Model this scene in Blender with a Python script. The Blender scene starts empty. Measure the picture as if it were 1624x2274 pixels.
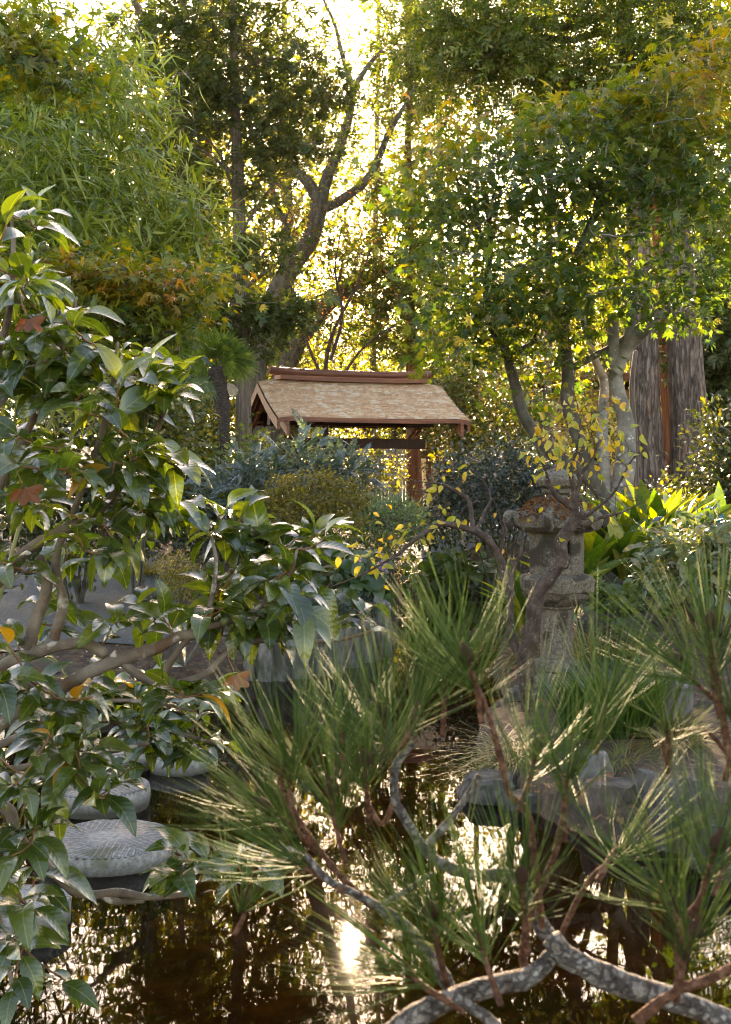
import bpy, math
import numpy as np
from math import radians, sin, cos, pi, atan2

# ---------------------------------------------------------------- camera, light, exposure
sc = bpy.context.scene
COL = sc.collection
HAZE = .00005
F, CX, HZ, CAMZ = 2800.0, 812.0, 1050.0, 1.6          # focal length and principal row in units of a 1624 x 2274 picture; eye height above the water

cd = bpy.data.cameras.new("camera")
cam = bpy.data.objects.new("camera", cd); COL.objects.link(cam)
cam.location = (0, 0, CAMZ); cam.rotation_euler = (radians(90), 0, 0)
cd.sensor_fit = 'VERTICAL'; cd.sensor_height = 36.0; cd.lens = F / 2274 * 36.0
cd.shift_y = -(1137 - HZ) / 2274
cd.clip_start = 0.05; cd.clip_end = 2000
cd.dof.use_dof = True; cd.dof.focus_distance = 6.0; cd.dof.aperture_fstop = 18.0
sc.camera = cam

SUN_EL, SUN_AZ = radians(20.5), radians(-0.65)
w = bpy.data.worlds.new("World"); sc.world = w; w.use_nodes = True
nt = w.node_tree
sky = nt.nodes.new('ShaderNodeTexSky'); sky.sky_type = 'NISHITA'; sky.sun_disc = False
sky.sun_elevation = SUN_EL; sky.sun_rotation = SUN_AZ
sky.air_density = 1.0; sky.dust_density = 1.0; sky.ozone_density = 1.0
bg = nt.nodes['Background']; bg.inputs['Strength'].default_value = 0.075
nt.links.new(sky.outputs[0], bg.inputs['Color'])
ld = bpy.data.lights.new("sun", 'SUN'); ld.energy = 5.0; ld.angle = radians(0.5); ld.color = (1.0, 0.84, 0.60)
sun = bpy.data.objects.new("sun", ld); COL.objects.link(sun)
sun.rotation_euler = (-(pi / 2 - SUN_EL), 0, -SUN_AZ)
sc.view_settings.view_transform = 'Standard'; sc.view_settings.look = 'None'
sc.view_settings.exposure = 3.7; sc.view_settings.gamma = 1.0
sc.view_settings.use_curve_mapping = False
sc.view_settings.use_white_balance = True; sc.view_settings.white_balance_temperature = 8200; sc.view_settings.white_balance_tint = 23
sc.render.engine = 'CYCLES'
cy = sc.cycles
cy.max_bounces = 10; cy.diffuse_bounces = 4; cy.glossy_bounces = 4; cy.transmission_bounces = 6; cy.transparent_max_bounces = 8
cy.sample_clamp_indirect = 6.0; cy.caustics_reflective = False; cy.caustics_refractive = False
cy.use_denoising = True; cy.filter_width = 1.1

# ---------------------------------------------------------------- small helpers
def P(px, py, Y):
    return np.array(((px - CX) / F * Y, Y, CAMZ - (py - HZ) / F * Y))

def smooth(x, a, b):
    t = np.clip((np.asarray(x, float) - a) / (b - a), 0, 1)
    return t * t * (3 - 2 * t)

def unit(v):
    v = np.asarray(v, float)
    return v / np.maximum(np.linalg.norm(v, axis=-1, keepdims=True), 1e-9)

def catmull(pts, n):
    p = np.asarray(pts, float)
    if len(p) == 2:
        return p[0] + np.linspace(0, 1, n)[:, None] * (p[1] - p[0])
    p = np.vstack([2 * p[0] - p[1], p, 2 * p[-1] - p[-2]])
    m = len(p) - 3
    u = np.linspace(0, m - 1e-6, n); i = u.astype(int); t = (u - i)[:, None]
    a, b, c, d = p[i], p[i + 1], p[i + 2], p[i + 3]
    return .5 * (2 * b + (c - a) * t + (2 * a - 5 * b + 4 * c - d) * t ** 2 + (3 * b - a - 3 * c + d) * t ** 3)

def vnoise(p, seed=0):
    """smooth value noise in 3-D, -1..1"""
    p = np.asarray(p, float) + seed * 17.31
    i = np.floor(p).astype(np.int64); f = p - i; f = f * f * (3 - 2 * f)
    def h(a, b, c):
        n = (a * 374761393 + b * 668265263 + c * 2147483647 + seed * 1274126177) & 0x7fffffff
        n = ((n ^ (n >> 13)) * 1274126177) & 0x7fffffff
        return ((n ^ (n >> 16)) & 0xffff) / 32767.5 - 1
    x, y, z = i[..., 0], i[..., 1], i[..., 2]; fx, fy, fz = f[..., 0], f[..., 1], f[..., 2]
    L = lambda a, b, t: a + (b - a) * t
    return L(L(L(h(x, y, z), h(x + 1, y, z), fx), L(h(x, y + 1, z), h(x + 1, y + 1, z), fx), fy),
             L(L(h(x, y, z + 1), h(x + 1, y, z + 1), fx), L(h(x, y + 1, z + 1), h(x + 1, y + 1, z + 1), fx), fy), fz)

def fbm(p, seed=0, o=3):
    p = np.asarray(p, float); s = 0; a = 1.
    for k in range(o):
        s = s + a * vnoise(p * 2 ** k, seed + k); a *= .5
    return s

class Acc:
    """collects triangles and quads and links them as ONE mesh object"""
    def __init__(s, sharp=0): s.v, s.f3, s.f4, s.l, s.n, s.sharp = [], [], [], [], 0, sharp
    def add(s, V, f3=None, f4=None, luv=None):
        V = np.asarray(V, float).reshape(-1, 3)
        s.v.append(V)
        s.l.append(np.zeros((len(V), 3)) if luv is None else np.asarray(luv, float).reshape(-1, 3))
        if f3 is not None and len(f3): s.f3.append(np.asarray(f3, np.int64).reshape(-1, 3) + s.n)
        if f4 is not None and len(f4): s.f4.append(np.asarray(f4, np.int64).reshape(-1, 4) + s.n)
        s.n += len(V)
    def mesh(s, name, mat=None, flat=False):
        V = np.vstack(s.v); L = np.vstack(s.l)
        a = np.vstack(s.f3) if s.f3 else np.zeros((0, 3), np.int64)
        b = np.vstack(s.f4) if s.f4 else np.zeros((0, 4), np.int64)
        me = bpy.data.meshes.new(name)
        me.vertices.add(len(V)); me.vertices.foreach_set('co', V.astype(np.float32).ravel())
        li = np.concatenate([a.ravel(), b.ravel()]).astype(np.int32)
        me.loops.add(len(li)); me.loops.foreach_set('vertex_index', li)
        st = np.concatenate([np.arange(len(a)) * 3, len(a) * 3 + np.arange(len(b)) * 4]).astype(np.int32)
        me.polygons.add(len(st)); me.polygons.foreach_set('loop_start', st)
        me.update(calc_edges=True)
        me.polygons.foreach_set('use_smooth', np.full(len(st), not flat))
        if np.abs(L).max() > 0:
            at = me.attributes.new('luv', 'FLOAT_VECTOR', 'POINT'); at.data.foreach_set('vector', L.astype(np.float32).ravel())
        if mat: me.materials.append(mat)
        if s.sharp: me.set_sharp_from_angle(angle=radians(s.sharp))
        return me
    def build(s, name, mat, parent=None, flat=False, kind=None):
        if not s.v: return None
        return link(s.mesh(name, mat, flat), name, parent, kind)

def link(me, name, parent=None, kind=None):
    o = bpy.data.objects.new(name, me); COL.objects.link(o)
    if parent: o.parent = parent
    if kind: o['kind'] = kind
    return o

LABELS = {}
def tag(o, label, cat, group=None):
    o['label'] = label; o['category'] = cat
    if group: o['group'] = group
    return o

def thing(name, label, cat, loc=(0, 0, 0), rz=0, group=None):
    o = bpy.data.objects.new(name, None); COL.objects.link(o)
    o.location = tuple(loc); o.rotation_euler = (0, 0, rz); o.empty_display_size = .1
    return tag(o, label, cat, group)

def box(acc, c, s, rz=0, R=None, jit=0, rng=None, bev=0.0):
    """a box with chamfered edges when bev > 0"""
    hx, hy, hz = np.asarray(s, float) / 2
    if bev <= 0:
        V = np.array([(x, y, z) for z in (-hz, hz) for y in (-hy, hy) for x in (-hx, hx)])
        f4 = [(0, 2, 3, 1), (4, 5, 7, 6), (0, 1, 5, 4), (2, 6, 7, 3), (0, 4, 6, 2), (1, 3, 7, 5)]; f3 = []
    else:
        b = min(bev, .45 * min(hx, hy, hz) * 2)
        V = []; idx = {}
        for sx in (-1, 1):
            for sy in (-1, 1):
                for sz in (-1, 1):
                    for ax in range(3):
                        h = [hx, hy, hz]; q = [sx * (h[0] - b), sy * (h[1] - b), sz * (h[2] - b)]
                        q[ax] = (sx, sy, sz)[ax] * h[ax]
                        idx[(sx, sy, sz, ax)] = len(V); V.append(q)
        V = np.array(V); f4 = []; f3 = []
        def face(k):
            n = np.cross(V[k[1]] - V[k[0]], V[k[2]] - V[k[0]])
            return list(k) if np.dot(n, np.mean(V[list(k)], axis=0)) > 0 else list(k)[::-1]
        for ax in range(3):
            o = [i for i in range(3) if i != ax]
            for s1 in (-1, 1):
                ks = []
                for (u, v) in ((-1, -1), (1, -1), (1, 1), (-1, 1)):
                    q = [0, 0, 0]; q[ax] = s1; q[o[0]] = u; q[o[1]] = v; ks.append(idx[(*q, ax)])
                f4.append(face(ks))
            for u in (-1, 1):
                for v in (-1, 1):
                    q0 = [0, 0, 0]; q0[o[0]] = u; q0[o[1]] = v; q1 = list(q0); q0[ax] = -1; q1[ax] = 1
                    f4.append(face([idx[(*q0, o[0])], idx[(*q1, o[0])], idx[(*q1, o[1])], idx[(*q0, o[1])]]))
        for sx in (-1, 1):
            for sy in (-1, 1):
                for sz in (-1, 1):
                    f3.append(face([idx[(sx, sy, sz, a)] for a in range(3)]))
    if jit and rng is not None: V = V + rng.normal(0, jit, V.shape)
    if R is not None: V = V @ np.asarray(R).T
    if rz: V = V @ np.array(((cos(rz), -sin(rz), 0), (sin(rz), cos(rz), 0), (0, 0, 1))).T
    acc.add(V + np.asarray(c, float), f3, f4)

def beam(acc, a, b, wd, ht, up=(0, 0, 1), bev=.004):
    a = np.asarray(a, float); b = np.asarray(b, float)
    d = b - a; L = np.linalg.norm(d); x = d / L; y = unit(np.cross(up, x)); z = np.cross(x, y)
    box(acc, (a + b) / 2, (L, wd, ht), R=np.stack([x, y, z], axis=1), bev=bev)

def tubes(acc, Pn, Rn, sides=5, rough=0., seed=0, cap=True, flute=0, luv=False):
    """swept tubes, vectorised: Pn (N,K,3), Rn (N,K)"""
    Pn = np.asarray(Pn, float); Rn = np.asarray(Rn, float)
    if Pn.ndim == 2: Pn, Rn = Pn[None], Rn[None]
    N, K, _ = Pn.shape
    T = unit(np.gradient(Pn, axis=1))
    ref = np.where(np.abs(T[:, 0, 2:3]) < .8, np.array([[0, 0, 1.]]), np.array([[1., 0, 0]]))
    n = unit(np.cross(T[:, 0], ref)); Nn = np.empty((N, K, 3)); Nn[:, 0] = n
    for k in range(1, K):
        t = T[:, k]; n = n - (n * t).sum(1, keepdims=True) * t; n = unit(n); Nn[:, k] = n
    B = np.cross(T, Nn)
    a = np.arange(sides) / sides * 2 * pi
    r = Rn[..., None] * np.ones(sides)
    if flute:
        zz_ = Pn[:, :, None, 2]
        r = r * (1 + .035 * np.cos(a * flute + 1.3 + .25 * zz_) + .045 * vnoise(np.stack(np.broadcast_arrays(np.cos(a) * 2.2, np.sin(a) * 2.2, zz_ * .35), -1), seed % 97) - .17 * np.abs(vnoise(np.stack(np.broadcast_arrays(np.cos(a) * 7, np.sin(a) * 7, zz_ * .45), -1), seed % 89)))
    dirs = Nn[:, :, None] * np.cos(a)[:, None] + B[:, :, None] * np.sin(a)[:, None]
    if rough:
        q = Pn[:, :, None] + dirs * r[..., None]
        r = r * (1 + rough * fbm(q * (.35 / np.maximum(Rn.max(), .01)), seed))
        if rough >= .2: r = r * (1 + .55 * rough * np.abs(fbm(q * (1.1 / np.maximum(Rn.max(), .006)), seed + 3)))
    V = Pn[:, :, None] + dirs * r[..., None]
    i = np.arange(N)[:, None, None] * K * sides + np.arange(K - 1)[None, :, None] * sides
    j = np.arange(sides); j2 = (j + 1) % sides
    f4 = np.stack([i + j, i + j2, i + sides + j2, i + sides + j], axis=-1).reshape(-1, 4)
    V = V.reshape(-1, 3)
    f3 = None
    if cap:
        e = np.arange(N) * K * sides + (K - 1) * sides; c = N * K * sides + np.arange(N)
        f3 = np.stack([e[:, None] + j, e[:, None] + j2, np.broadcast_to(c[:, None], (N, sides))], axis=-1).reshape(-1, 3)
        V = np.vstack([V, Pn[:, -1] + T[:, -1] * Rn[:, -1:] * .5])
    acc.add(V, f3, f4)

def limb(acc, pts, r0, r1, n=24, sides=8, rough=.12, seed=0, flare=0., flute=0, pw=1.):
    p = catmull(pts, n); t = np.linspace(0, 1, n)
    r = r0 + (r1 - r0) * t ** pw + flare * np.exp(-t * 9)
    tubes(acc, p, r, sides, rough, seed, flute=flute)
    return p, r

# leaf templates: x across, y along, z up; (verts, triangles)
def tmpl(v, f): return np.array(v, float), np.array(f, np.int64)
def kite(wd=.24, at=.42, fold=.06, tip=-.08):
    return tmpl([(0, 0, 0), (-wd, at, fold), (0, 1, tip), (wd, at, fold)], [(0, 2, 1), (0, 3, 2)])
def blade(wd=.03, bend=.25, K=3):
    v = []; f = []
    for k in range(K):
        t = k / K; v += [(-wd * (1 - t * .5), t, -bend * t * t), (wd * (1 - t * .5), t, -bend * t * t)]
    v.append((0, 1, -bend)); n = len(v) - 1
    for k in range(K - 1):
        a = 2 * k; f += [(a, a + 1, a + 3), (a, a + 3, a + 2)]
    f.append((n - 2, n - 1, n))
    return tmpl(v, f)
def maple():
    v = [(0, -.02, 0)]; tips = [(-118, .42), (-72, .72), (-34, .9), (0, 1.0), (34, .9), (72, .72), (118, .42)]
    pts = []
    for k, (an, r) in enumerate(tips):
        a = radians(an); pts.append((sin(a) * r, .12 + cos(a) * r, -.16 * r))
        if k < 6:
            b = radians((an + tips[k + 1][0]) / 2); pts.append((sin(b) * .34, .12 + cos(b) * .34, .03))
    v += pts; f = [(0, i + 1, i) for i in range(1, len(pts))]
    return tmpl(v, f)
def oval(wd=.24, fold=.10, droop=-.22, rows=5, ac=1.0, tipw=0):
    """an ovate leaf with folded midrib and acute tip, two strips"""
    v = []; f = []; n = rows
    for k in range(n + 1):
        t = k / n
        h = wd * (sin(pi * t ** ac) ** .8 if 0 < t < 1 else 0)
        z = droop * t * t + .10 * sin(pi * t)
        v += [(-h, t, z + fold * h / wd), (0, t, z), (h, t, z + fold * h / wd)]
    for k in range(n):
        a = 3 * k
        for q in ((a, a + 1, a + 4, a + 3), (a + 1, a + 2, a + 5, a + 4)):
            f += [(q[0], q[1], q[2]), (q[0], q[2], q[3])]
    return tmpl(v, f)
def fan_spray(n=7, wd=.10, ln=.5, flat=.06, seed=0):
    """a flat branchlet: an axis with paired narrow scales (hinoki, cedar)"""
    r = np.random.default_rng(seed); v = []; f = []
    for k in range(n):
        t = .05 + .85 * k / (n - 1)
        for s in (-1, 1):
            an = s * radians(34 + 22 * r.random()); L = ln * (1 - .65 * t) + .12
            d = np.array((sin(an), cos(an), flat * r.normal() * 3)); p = np.array((0, t * .8, flat * r.normal()))
            x = np.array((cos(an), -sin(an), .3 * r.normal()))
            b = len(v); v += [p, p + d * L * .5 - x * wd * .6, p + d * L, p + d * L * .5 + x * wd * .6]
            f += [(b, b + 2, b + 1), (b, b + 3, b + 2)]
    b = len(v); v += [(0, 0, 0), (-wd * .5, .5, 0), (0, 1.1, -.05), (wd * .5, .5, 0)]; f += [(b, b + 2, b + 1), (b, b + 3, b + 2)]
    return tmpl(v, f)
def tuft_spray(n=12, wd=.07, seed=0):
    """a bushy three-dimensional branchlet of short needles"""
    r = np.random.default_rng(seed); v = []; f = []
    for k in range(n):
        t = k / n * .8; a = k * 2.4
        d = unit(np.array((cos(a) * .8, .7, sin(a) * .8))); L = .42 * (1 - .4 * t); p = np.array((0, t, 0))
        x = unit(np.cross(d, (0.3, .2, 1.))) * wd
        b = len(v); v += [p, p + d * L * .45 - x, p + d * L, p + d * L * .45 + x]; f += [(b, b + 2, b + 1), (b, b + 3, b + 2)]
    return tmpl(v, f)
def pinnate(n=6, wd=.11, ln=.36):
    v = []; f = []
    for k in range(n):
        t = .2 + .72 * k / (n - 1)
        for s in (-1, 1):
            an = s * radians(62 - 14 * t); L = ln * (1 - .45 * abs(t - .45)); p = np.array((0, t, -.3 * t * t + .15 * t))
            d = np.array((sin(an), cos(an), -.12)); x = np.array((cos(an), -sin(an), 0)) * wd
            b = len(v); v += [p, p + d * L * .45 - x + (0, 0, .03), p + d * L, p + d * L * .45 + x + (0, 0, .03)]; f += [(b, b + 2, b + 1), (b, b + 3, b + 2)]
    b = len(v); p = np.array((0, .95, -.14)); v += [p, p + (-wd * .8, .15, 0), p + (0, .34, -.06), p + (wd * .8, .15, 0)]; f += [(b, b + 2, b + 1), (b, b + 3, b + 2)]
    return tmpl(v, f)

def frames(d, nrm):
    d = unit(d); x = unit(np.cross(d, nrm)); z = np.cross(x, d)
    return np.stack([x, d, z], axis=1)                     # rows: x, y, z axes

def scatter(acc, T, pos, d, nrm, size, tint=None, uv=False):
    """copies of one leaf template as faces of ONE mesh"""
    tv, tf = T; N = len(pos)
    if N == 0: return
    R = frames(d, nrm)
    size = np.broadcast_to(np.asarray(size, float), (N,))
    V = pos[:, None] + np.einsum('vk,nkj->nvj', tv, R) * size[:, None, None]
    Fc = tf[None] + (np.arange(N) * len(tv))[:, None, None]
    luv = None
    if tint is not None or uv:
        luv = np.zeros((N, len(tv), 3)); luv[:, :, 0] = tv[:, 0]; luv[:, :, 1] = tv[:, 1]
        luv[:, :, 2] = .001 if tint is None else np.broadcast_to(tint, (N,))[:, None]
    acc.add(V.reshape(-1, 3), Fc.reshape(-1, 3), None, luv)

def blobs(rng, L, surf=.35):
    """points in ellipsoids given as (px, py, Y, rx, ry, rY, n)"""
    out = []
    for (px, py, Y, rx, ry, ryw, n) in L:
        u = unit(rng.normal(size=(n, 3))) * (rng.random((n, 1)) ** surf)
        c = P(px, py, Y)
        out.append(c + u * np.array((rx / F * Y, ryw, ry / F * Y)))
    return np.vstack(out)

def grow(acc, nodes, targets, rng, r_tip=.003, taper=.010, arch=.12, sides=4, K=6, wob=.08, rmax=None, paths=False):
    """twigs from the nearest wood to each target; later twigs may start on earlier ones. Returns the direction at each tip."""
    nodes = np.asarray(nodes, float); T = np.asarray(targets, float)
    order = np.argsort([np.min(((nodes - t) ** 2).sum(1)) for t in T])
    cap = len(nodes) + len(T) * (K - 1)
    buf = np.empty((cap, 3)); n = len(nodes); buf[:n] = nodes
    Pn = np.empty((len(T), K, 3)); Rn = np.empty((len(T), K)); D = np.empty((len(T), 3))
    s = np.linspace(0, 1, K)
    for i in order:
        t = T[i]; d2 = ((buf[:n] - t) ** 2).sum(1) + .4 * np.maximum(buf[:n, 2] - t[2], 0) ** 2
        p0 = buf[np.argmin(d2)]; v = t - p0; L = np.linalg.norm(v)
        m = p0 + v * .5 + np.array((0, 0, arch * L)) + rng.normal(0, wob * L, 3)
        q = ((1 - s) ** 2)[:, None] * p0 + (2 * s * (1 - s))[:, None] * m + (s ** 2)[:, None] * t
        q[1:-1] += rng.normal(0, wob * L * .25, (K - 2, 3))
        Pn[i] = q; r0 = r_tip + taper * L
        if rmax: r0 = min(r0, rmax)
        Rn[i] = r0 + (r_tip - r0) * s
        D[i] = q[-1] - q[-2]
        buf[n:n + K - 1] = q[1:]; n += K - 1
    tubes(acc, Pn, Rn, sides)
    return (unit(D), Pn) if paths else unit(D)

def around(rng, c, d, n, spread, flat=1.0, jit=.35):
    """n points about each cluster centre with outward directions"""
    M = len(c)
    g = rng.normal(size=(M, n, 3)) * np.array((1, 1, flat)) * np.reshape(spread, (-1, 1, 1))
    pos = c[:, None] + g
    out = unit(g + 1e-6) + d[:, None] * .6 + rng.normal(0, jit, g.shape)
    return pos.reshape(-1, 3), unit(out.reshape(-1, 3))

# ---------------------------------------------------------------- materials
def new_mat(name):
    m = bpy.data.materials.new(name); m.use_nodes = True
    N = m.node_tree.nodes; N.clear(); out = N.new('ShaderNodeOutputMaterial')
    return m, N, m.node_tree.links, out

def ramp(N, cols, pos=None, interp='LINEAR'):
    r = N.new('ShaderNodeValToRGB'); e = r.color_ramp; e.interpolation = interp
    while len(e.elements) < len(cols): e.elements.new(.5)
    for i, c in enumerate(cols):
        e.elements[i].position = pos[i] if pos else i / (len(cols) - 1); e.elements[i].color = (*c, 1)
    return r

def leaf_mat(name, cols, tr=(2.2, 2.0, .5), tw=.42, rough=.42, spec=.5, obj=False, tint=0., veins=False, back=None, pos=None, coat=0.):
    m, N, L, out = new_mat(name)
    g = N.new('ShaderNodeNewGeometry')
    if obj:
        oi = N.new('ShaderNodeObjectInfo'); ad = N.new('ShaderNodeMath'); ad.operation = 'ADD'
        L.new(g.outputs['Random Per Island'], ad.inputs[0]); L.new(oi.outputs['Random'], ad.inputs[1])
        fr = N.new('ShaderNodeMath'); fr.operation = 'FRACT'; L.new(ad.outputs[0], fr.inputs[0]); fac = fr.outputs[0]
    else:
        fac = g.outputs['Random Per Island']
    if tint:
        at = N.new('ShaderNodeAttribute'); at.attribute_name = 'luv'; sp = N.new('ShaderNodeSeparateXYZ'); L.new(at.outputs['Vector'], sp.inputs[0])
        ma = N.new('ShaderNodeMath'); ma.operation = 'MULTIPLY_ADD'; L.new(fac, ma.inputs[0]); ma.inputs[1].default_value = tint; L.new(sp.outputs[2], ma.inputs[2]); fac = ma.outputs[0]
    r = ramp(N, cols, pos); L.new(fac, r.inputs[0])
    col = r.outputs[0]
    tc = N.new('ShaderNodeTexCoord')
    nz = N.new('ShaderNodeTexNoise'); nz.inputs['Scale'].default_value = 60 if veins else 25; L.new(tc.outputs['Object'], nz.inputs['Vector'])
    mr = N.new('ShaderNodeMapRange'); L.new(nz.outputs[0], mr.inputs[0]); mr.inputs[1].default_value = .3; mr.inputs[2].default_value = .7; mr.inputs[3].default_value = .78; mr.inputs[4].default_value = 1.22
    mu = N.new('ShaderNodeMix'); mu.data_type = 'RGBA'; mu.blend_type = 'MULTIPLY'; mu.inputs[0].default_value = 1
    L.new(col, mu.inputs[6]); L.new(mr.outputs[0], mu.inputs[7]); col = mu.outputs[2]
    p = N.new('ShaderNodeBsdfPrincipled'); p.inputs['Roughness'].default_value = rough; p.inputs['Specular IOR Level'].default_value = spec
    if coat: p.inputs['Coat Weight'].default_value = coat; p.inputs['Coat Roughness'].default_value = .18
    if veins:
        at = N.new('ShaderNodeAttribute'); at.attribute_name = 'luv'; sp = N.new('ShaderNodeSeparateXYZ'); L.new(at.outputs['Vector'], sp.inputs[0])
        ab = N.new('ShaderNodeMath'); ab.operation = 'ABSOLUTE'; L.new(sp.outputs[0], ab.inputs[0])
        # midrib: |x| small; side veins: sine along y - |x|
        mid = N.new('ShaderNodeMapRange'); L.new(ab.outputs[0], mid.inputs[0]); mid.inputs[1].default_value = .004; mid.inputs[2].default_value = .016; mid.inputs[3].default_value = 1; mid.inputs[4].default_value = 0
        sb = N.new('ShaderNodeMath'); sb.operation = 'MULTIPLY_ADD'; L.new(ab.outputs[0], sb.inputs[0]); sb.inputs[1].default_value = -.8; L.new(sp.outputs[1], sb.inputs[2])
        si = N.new('ShaderNodeMath'); si.operation = 'MULTIPLY'; L.new(sb.outputs[0], si.inputs[0]); si.inputs[1].default_value = 52
        sn = N.new('ShaderNodeMath'); sn.operation = 'SINE'; L.new(si.outputs[0], sn.inputs[0])
        sv = N.new('ShaderNodeMapRange'); L.new(sn.outputs[0], sv.inputs[0]); sv.inputs[1].default_value = .82; sv.inputs[2].default_value = 1; sv.inputs[3].default_value = 0; sv.inputs[4].default_value = .14
        mx = N.new('ShaderNodeMath'); mx.operation = 'MAXIMUM'; L.new(mid.outputs[0], mx.inputs[0]); L.new(sv.outputs[0], mx.inputs[1])
        vm = N.new('ShaderNodeMix'); vm.data_type = 'RGBA'; L.new(mx.outputs[0], vm.inputs[0]); L.new(col, vm.inputs[6])
        lt = N.new('ShaderNodeMix'); lt.data_type = 'RGBA'; lt.inputs[0].default_value = .35; L.new(col, lt.inputs[6]); lt.inputs[7].default_value = (.30, .34, .10, 1)
        L.new(lt.outputs[2], vm.inputs[7]); col = vm.outputs[2]
        bp = N.new('ShaderNodeBump'); bp.inputs['Strength'].default_value = .12; bp.inputs['Distance'].default_value = .002; L.new(sn.outputs[0], bp.inputs['Height']); L.new(bp.outputs[0], p.inputs['Normal'])
        # roughness varies a little over the blade
        rr = N.new('ShaderNodeMapRange'); L.new(nz.outputs[0], rr.inputs[0]); rr.inputs[3].default_value = rough - .06; rr.inputs[4].default_value = rough + .1; L.new(rr.outputs[0], p.inputs['Roughness'])
    L.new(col, p.inputs['Base Color'])
    t = N.new('ShaderNodeBsdfTranslucent'); tm = N.new('ShaderNodeMix'); tm.data_type = 'RGBA'; tm.blend_type = 'MULTIPLY'; tm.inputs[0].default_value = 1
    L.new(col, tm.inputs[6]); tm.inputs[7].default_value = (*tr, 1); L.new(tm.outputs[2], t.inputs['Color'])
    mix = N.new('ShaderNodeMixShader'); mix.inputs[0].default_value = tw
    L.new(p.outputs[0], mix.inputs[1]); L.new(t.outputs[0], mix.inputs[2]); L.new(mix.outputs[0], out.inputs[0])
    return m

def rough_mat(name, cols, scale=6., rough=.85, bump=.4, dist=.01, stretch=(1, 1, 1), detail=6, spots=None, pos=None, spec=.3, rand=0., vor=0., coord='Object'):
    """stone, bark, soil, wood: noise-coloured and bumped; spots = (colour, scale, threshold) for lichen or moss; vor = cracked plates"""
    m, N, L, out = new_mat(name)
    tc = N.new('ShaderNodeTexCoord'); mp = N.new('ShaderNodeMapping'); mp.inputs['Scale'].default_value = stretch
    L.new(tc.outputs[coord], mp.inputs['Vector'])
    oi = N.new('ShaderNodeObjectInfo')
    ad = N.new('ShaderNodeVectorMath'); ad.operation = 'MULTIPLY_ADD'; ad.inputs[1].default_value = (7, 7, 7)
    L.new(oi.outputs['Random'], ad.inputs[0]); L.new(mp.outputs[0], ad.inputs[2]); co = ad.outputs[0]
    nz = N.new('ShaderNodeTexNoise'); nz.inputs['Scale'].default_value = scale; nz.inputs['Detail'].default_value = detail; nz.inputs['Roughness'].default_value = .62; L.new(co, nz.inputs['Vector'])
    r = ramp(N, cols, pos or list(np.linspace(.3, .7, len(cols)))); L.new(nz.outputs[0], r.inputs[0]); col = r.outputs[0]
    if rand:
        mr = N.new('ShaderNodeMapRange'); L.new(oi.outputs['Random'], mr.inputs[0]); mr.inputs[3].default_value = 1 - rand; mr.inputs[4].default_value = 1 + rand
        mu = N.new('ShaderNodeMix'); mu.data_type = 'RGBA'; mu.blend_type = 'MULTIPLY'; mu.inputs[0].default_value = 1; L.new(col, mu.inputs[6]); L.new(mr.outputs[0], mu.inputs[7]); col = mu.outputs[2]
    h = nz.outputs[0]
    if vor:
        vo = N.new('ShaderNodeTexVoronoi'); vo.feature = 'DISTANCE_TO_EDGE'; vo.inputs['Scale'].default_value = vor; dv = N.new('ShaderNodeVectorMath'); dv.operation = 'MULTIPLY_ADD'; dv.inputs[1].default_value = (2. / vor,) * 3; L.new(nz.outputs['Color'], dv.inputs[0]); L.new(co, dv.inputs[2]); L.new(dv.outputs[0], vo.inputs['Vector'])
        vr = N.new('ShaderNodeMapRange'); L.new(vo.outputs['Distance'], vr.inputs[0]); vr.inputs[2].default_value = .14
        mu = N.new('ShaderNodeMix'); mu.data_type = 'RGBA'; mu.blend_type = 'MULTIPLY'; mu.inputs[0].default_value = .32; L.new(col, mu.inputs[6]); L.new(vr.outputs[0], mu.inputs[7]); col = mu.outputs[2]
        hm = N.new('ShaderNodeMath'); hm.operation = 'MULTIPLY_ADD'; L.new(vr.outputs[0], hm.inputs[0]); hm.inputs[1].default_value = .8; L.new(nz.outputs[0], hm.inputs[2]); h = hm.outputs[0]
    if spots:
        for (c, ssc, th) in spots:
            n2 = N.new('ShaderNodeTexNoise'); n2.inputs['Scale'].default_value = ssc; n2.inputs['Detail'].default_value = 5; L.new(ad.outputs[0], n2.inputs['Vector'])
            mr = N.new('ShaderNodeMapRange'); L.new(n2.outputs[0], mr.inputs[0]); mr.inputs[1].default_value = th; mr.inputs[2].default_value = th + .06
            mx = N.new('ShaderNodeMix'); mx.data_type = 'RGBA'; L.new(mr.outputs[0], mx.inputs[0]); L.new(col, mx.inputs[6]); mx.inputs[7].default_value = (*c, 1); col = mx.outputs[2]
    p = N.new('ShaderNodeBsdfPrincipled'); p.inputs['Roughness'].default_value = rough; p.inputs['Specular IOR Level'].default_value = spec
    L.new(col, p.inputs['Base Color'])
    b = N.new('ShaderNodeBump'); b.inputs['Strength'].default_value = bump; b.inputs['Distance'].default_value = dist; L.new(h, b.inputs['Height']); L.new(b.outputs[0], p.inputs['Normal'])
    L.new(p.outputs[0], out.inputs[0])
    return m

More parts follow.
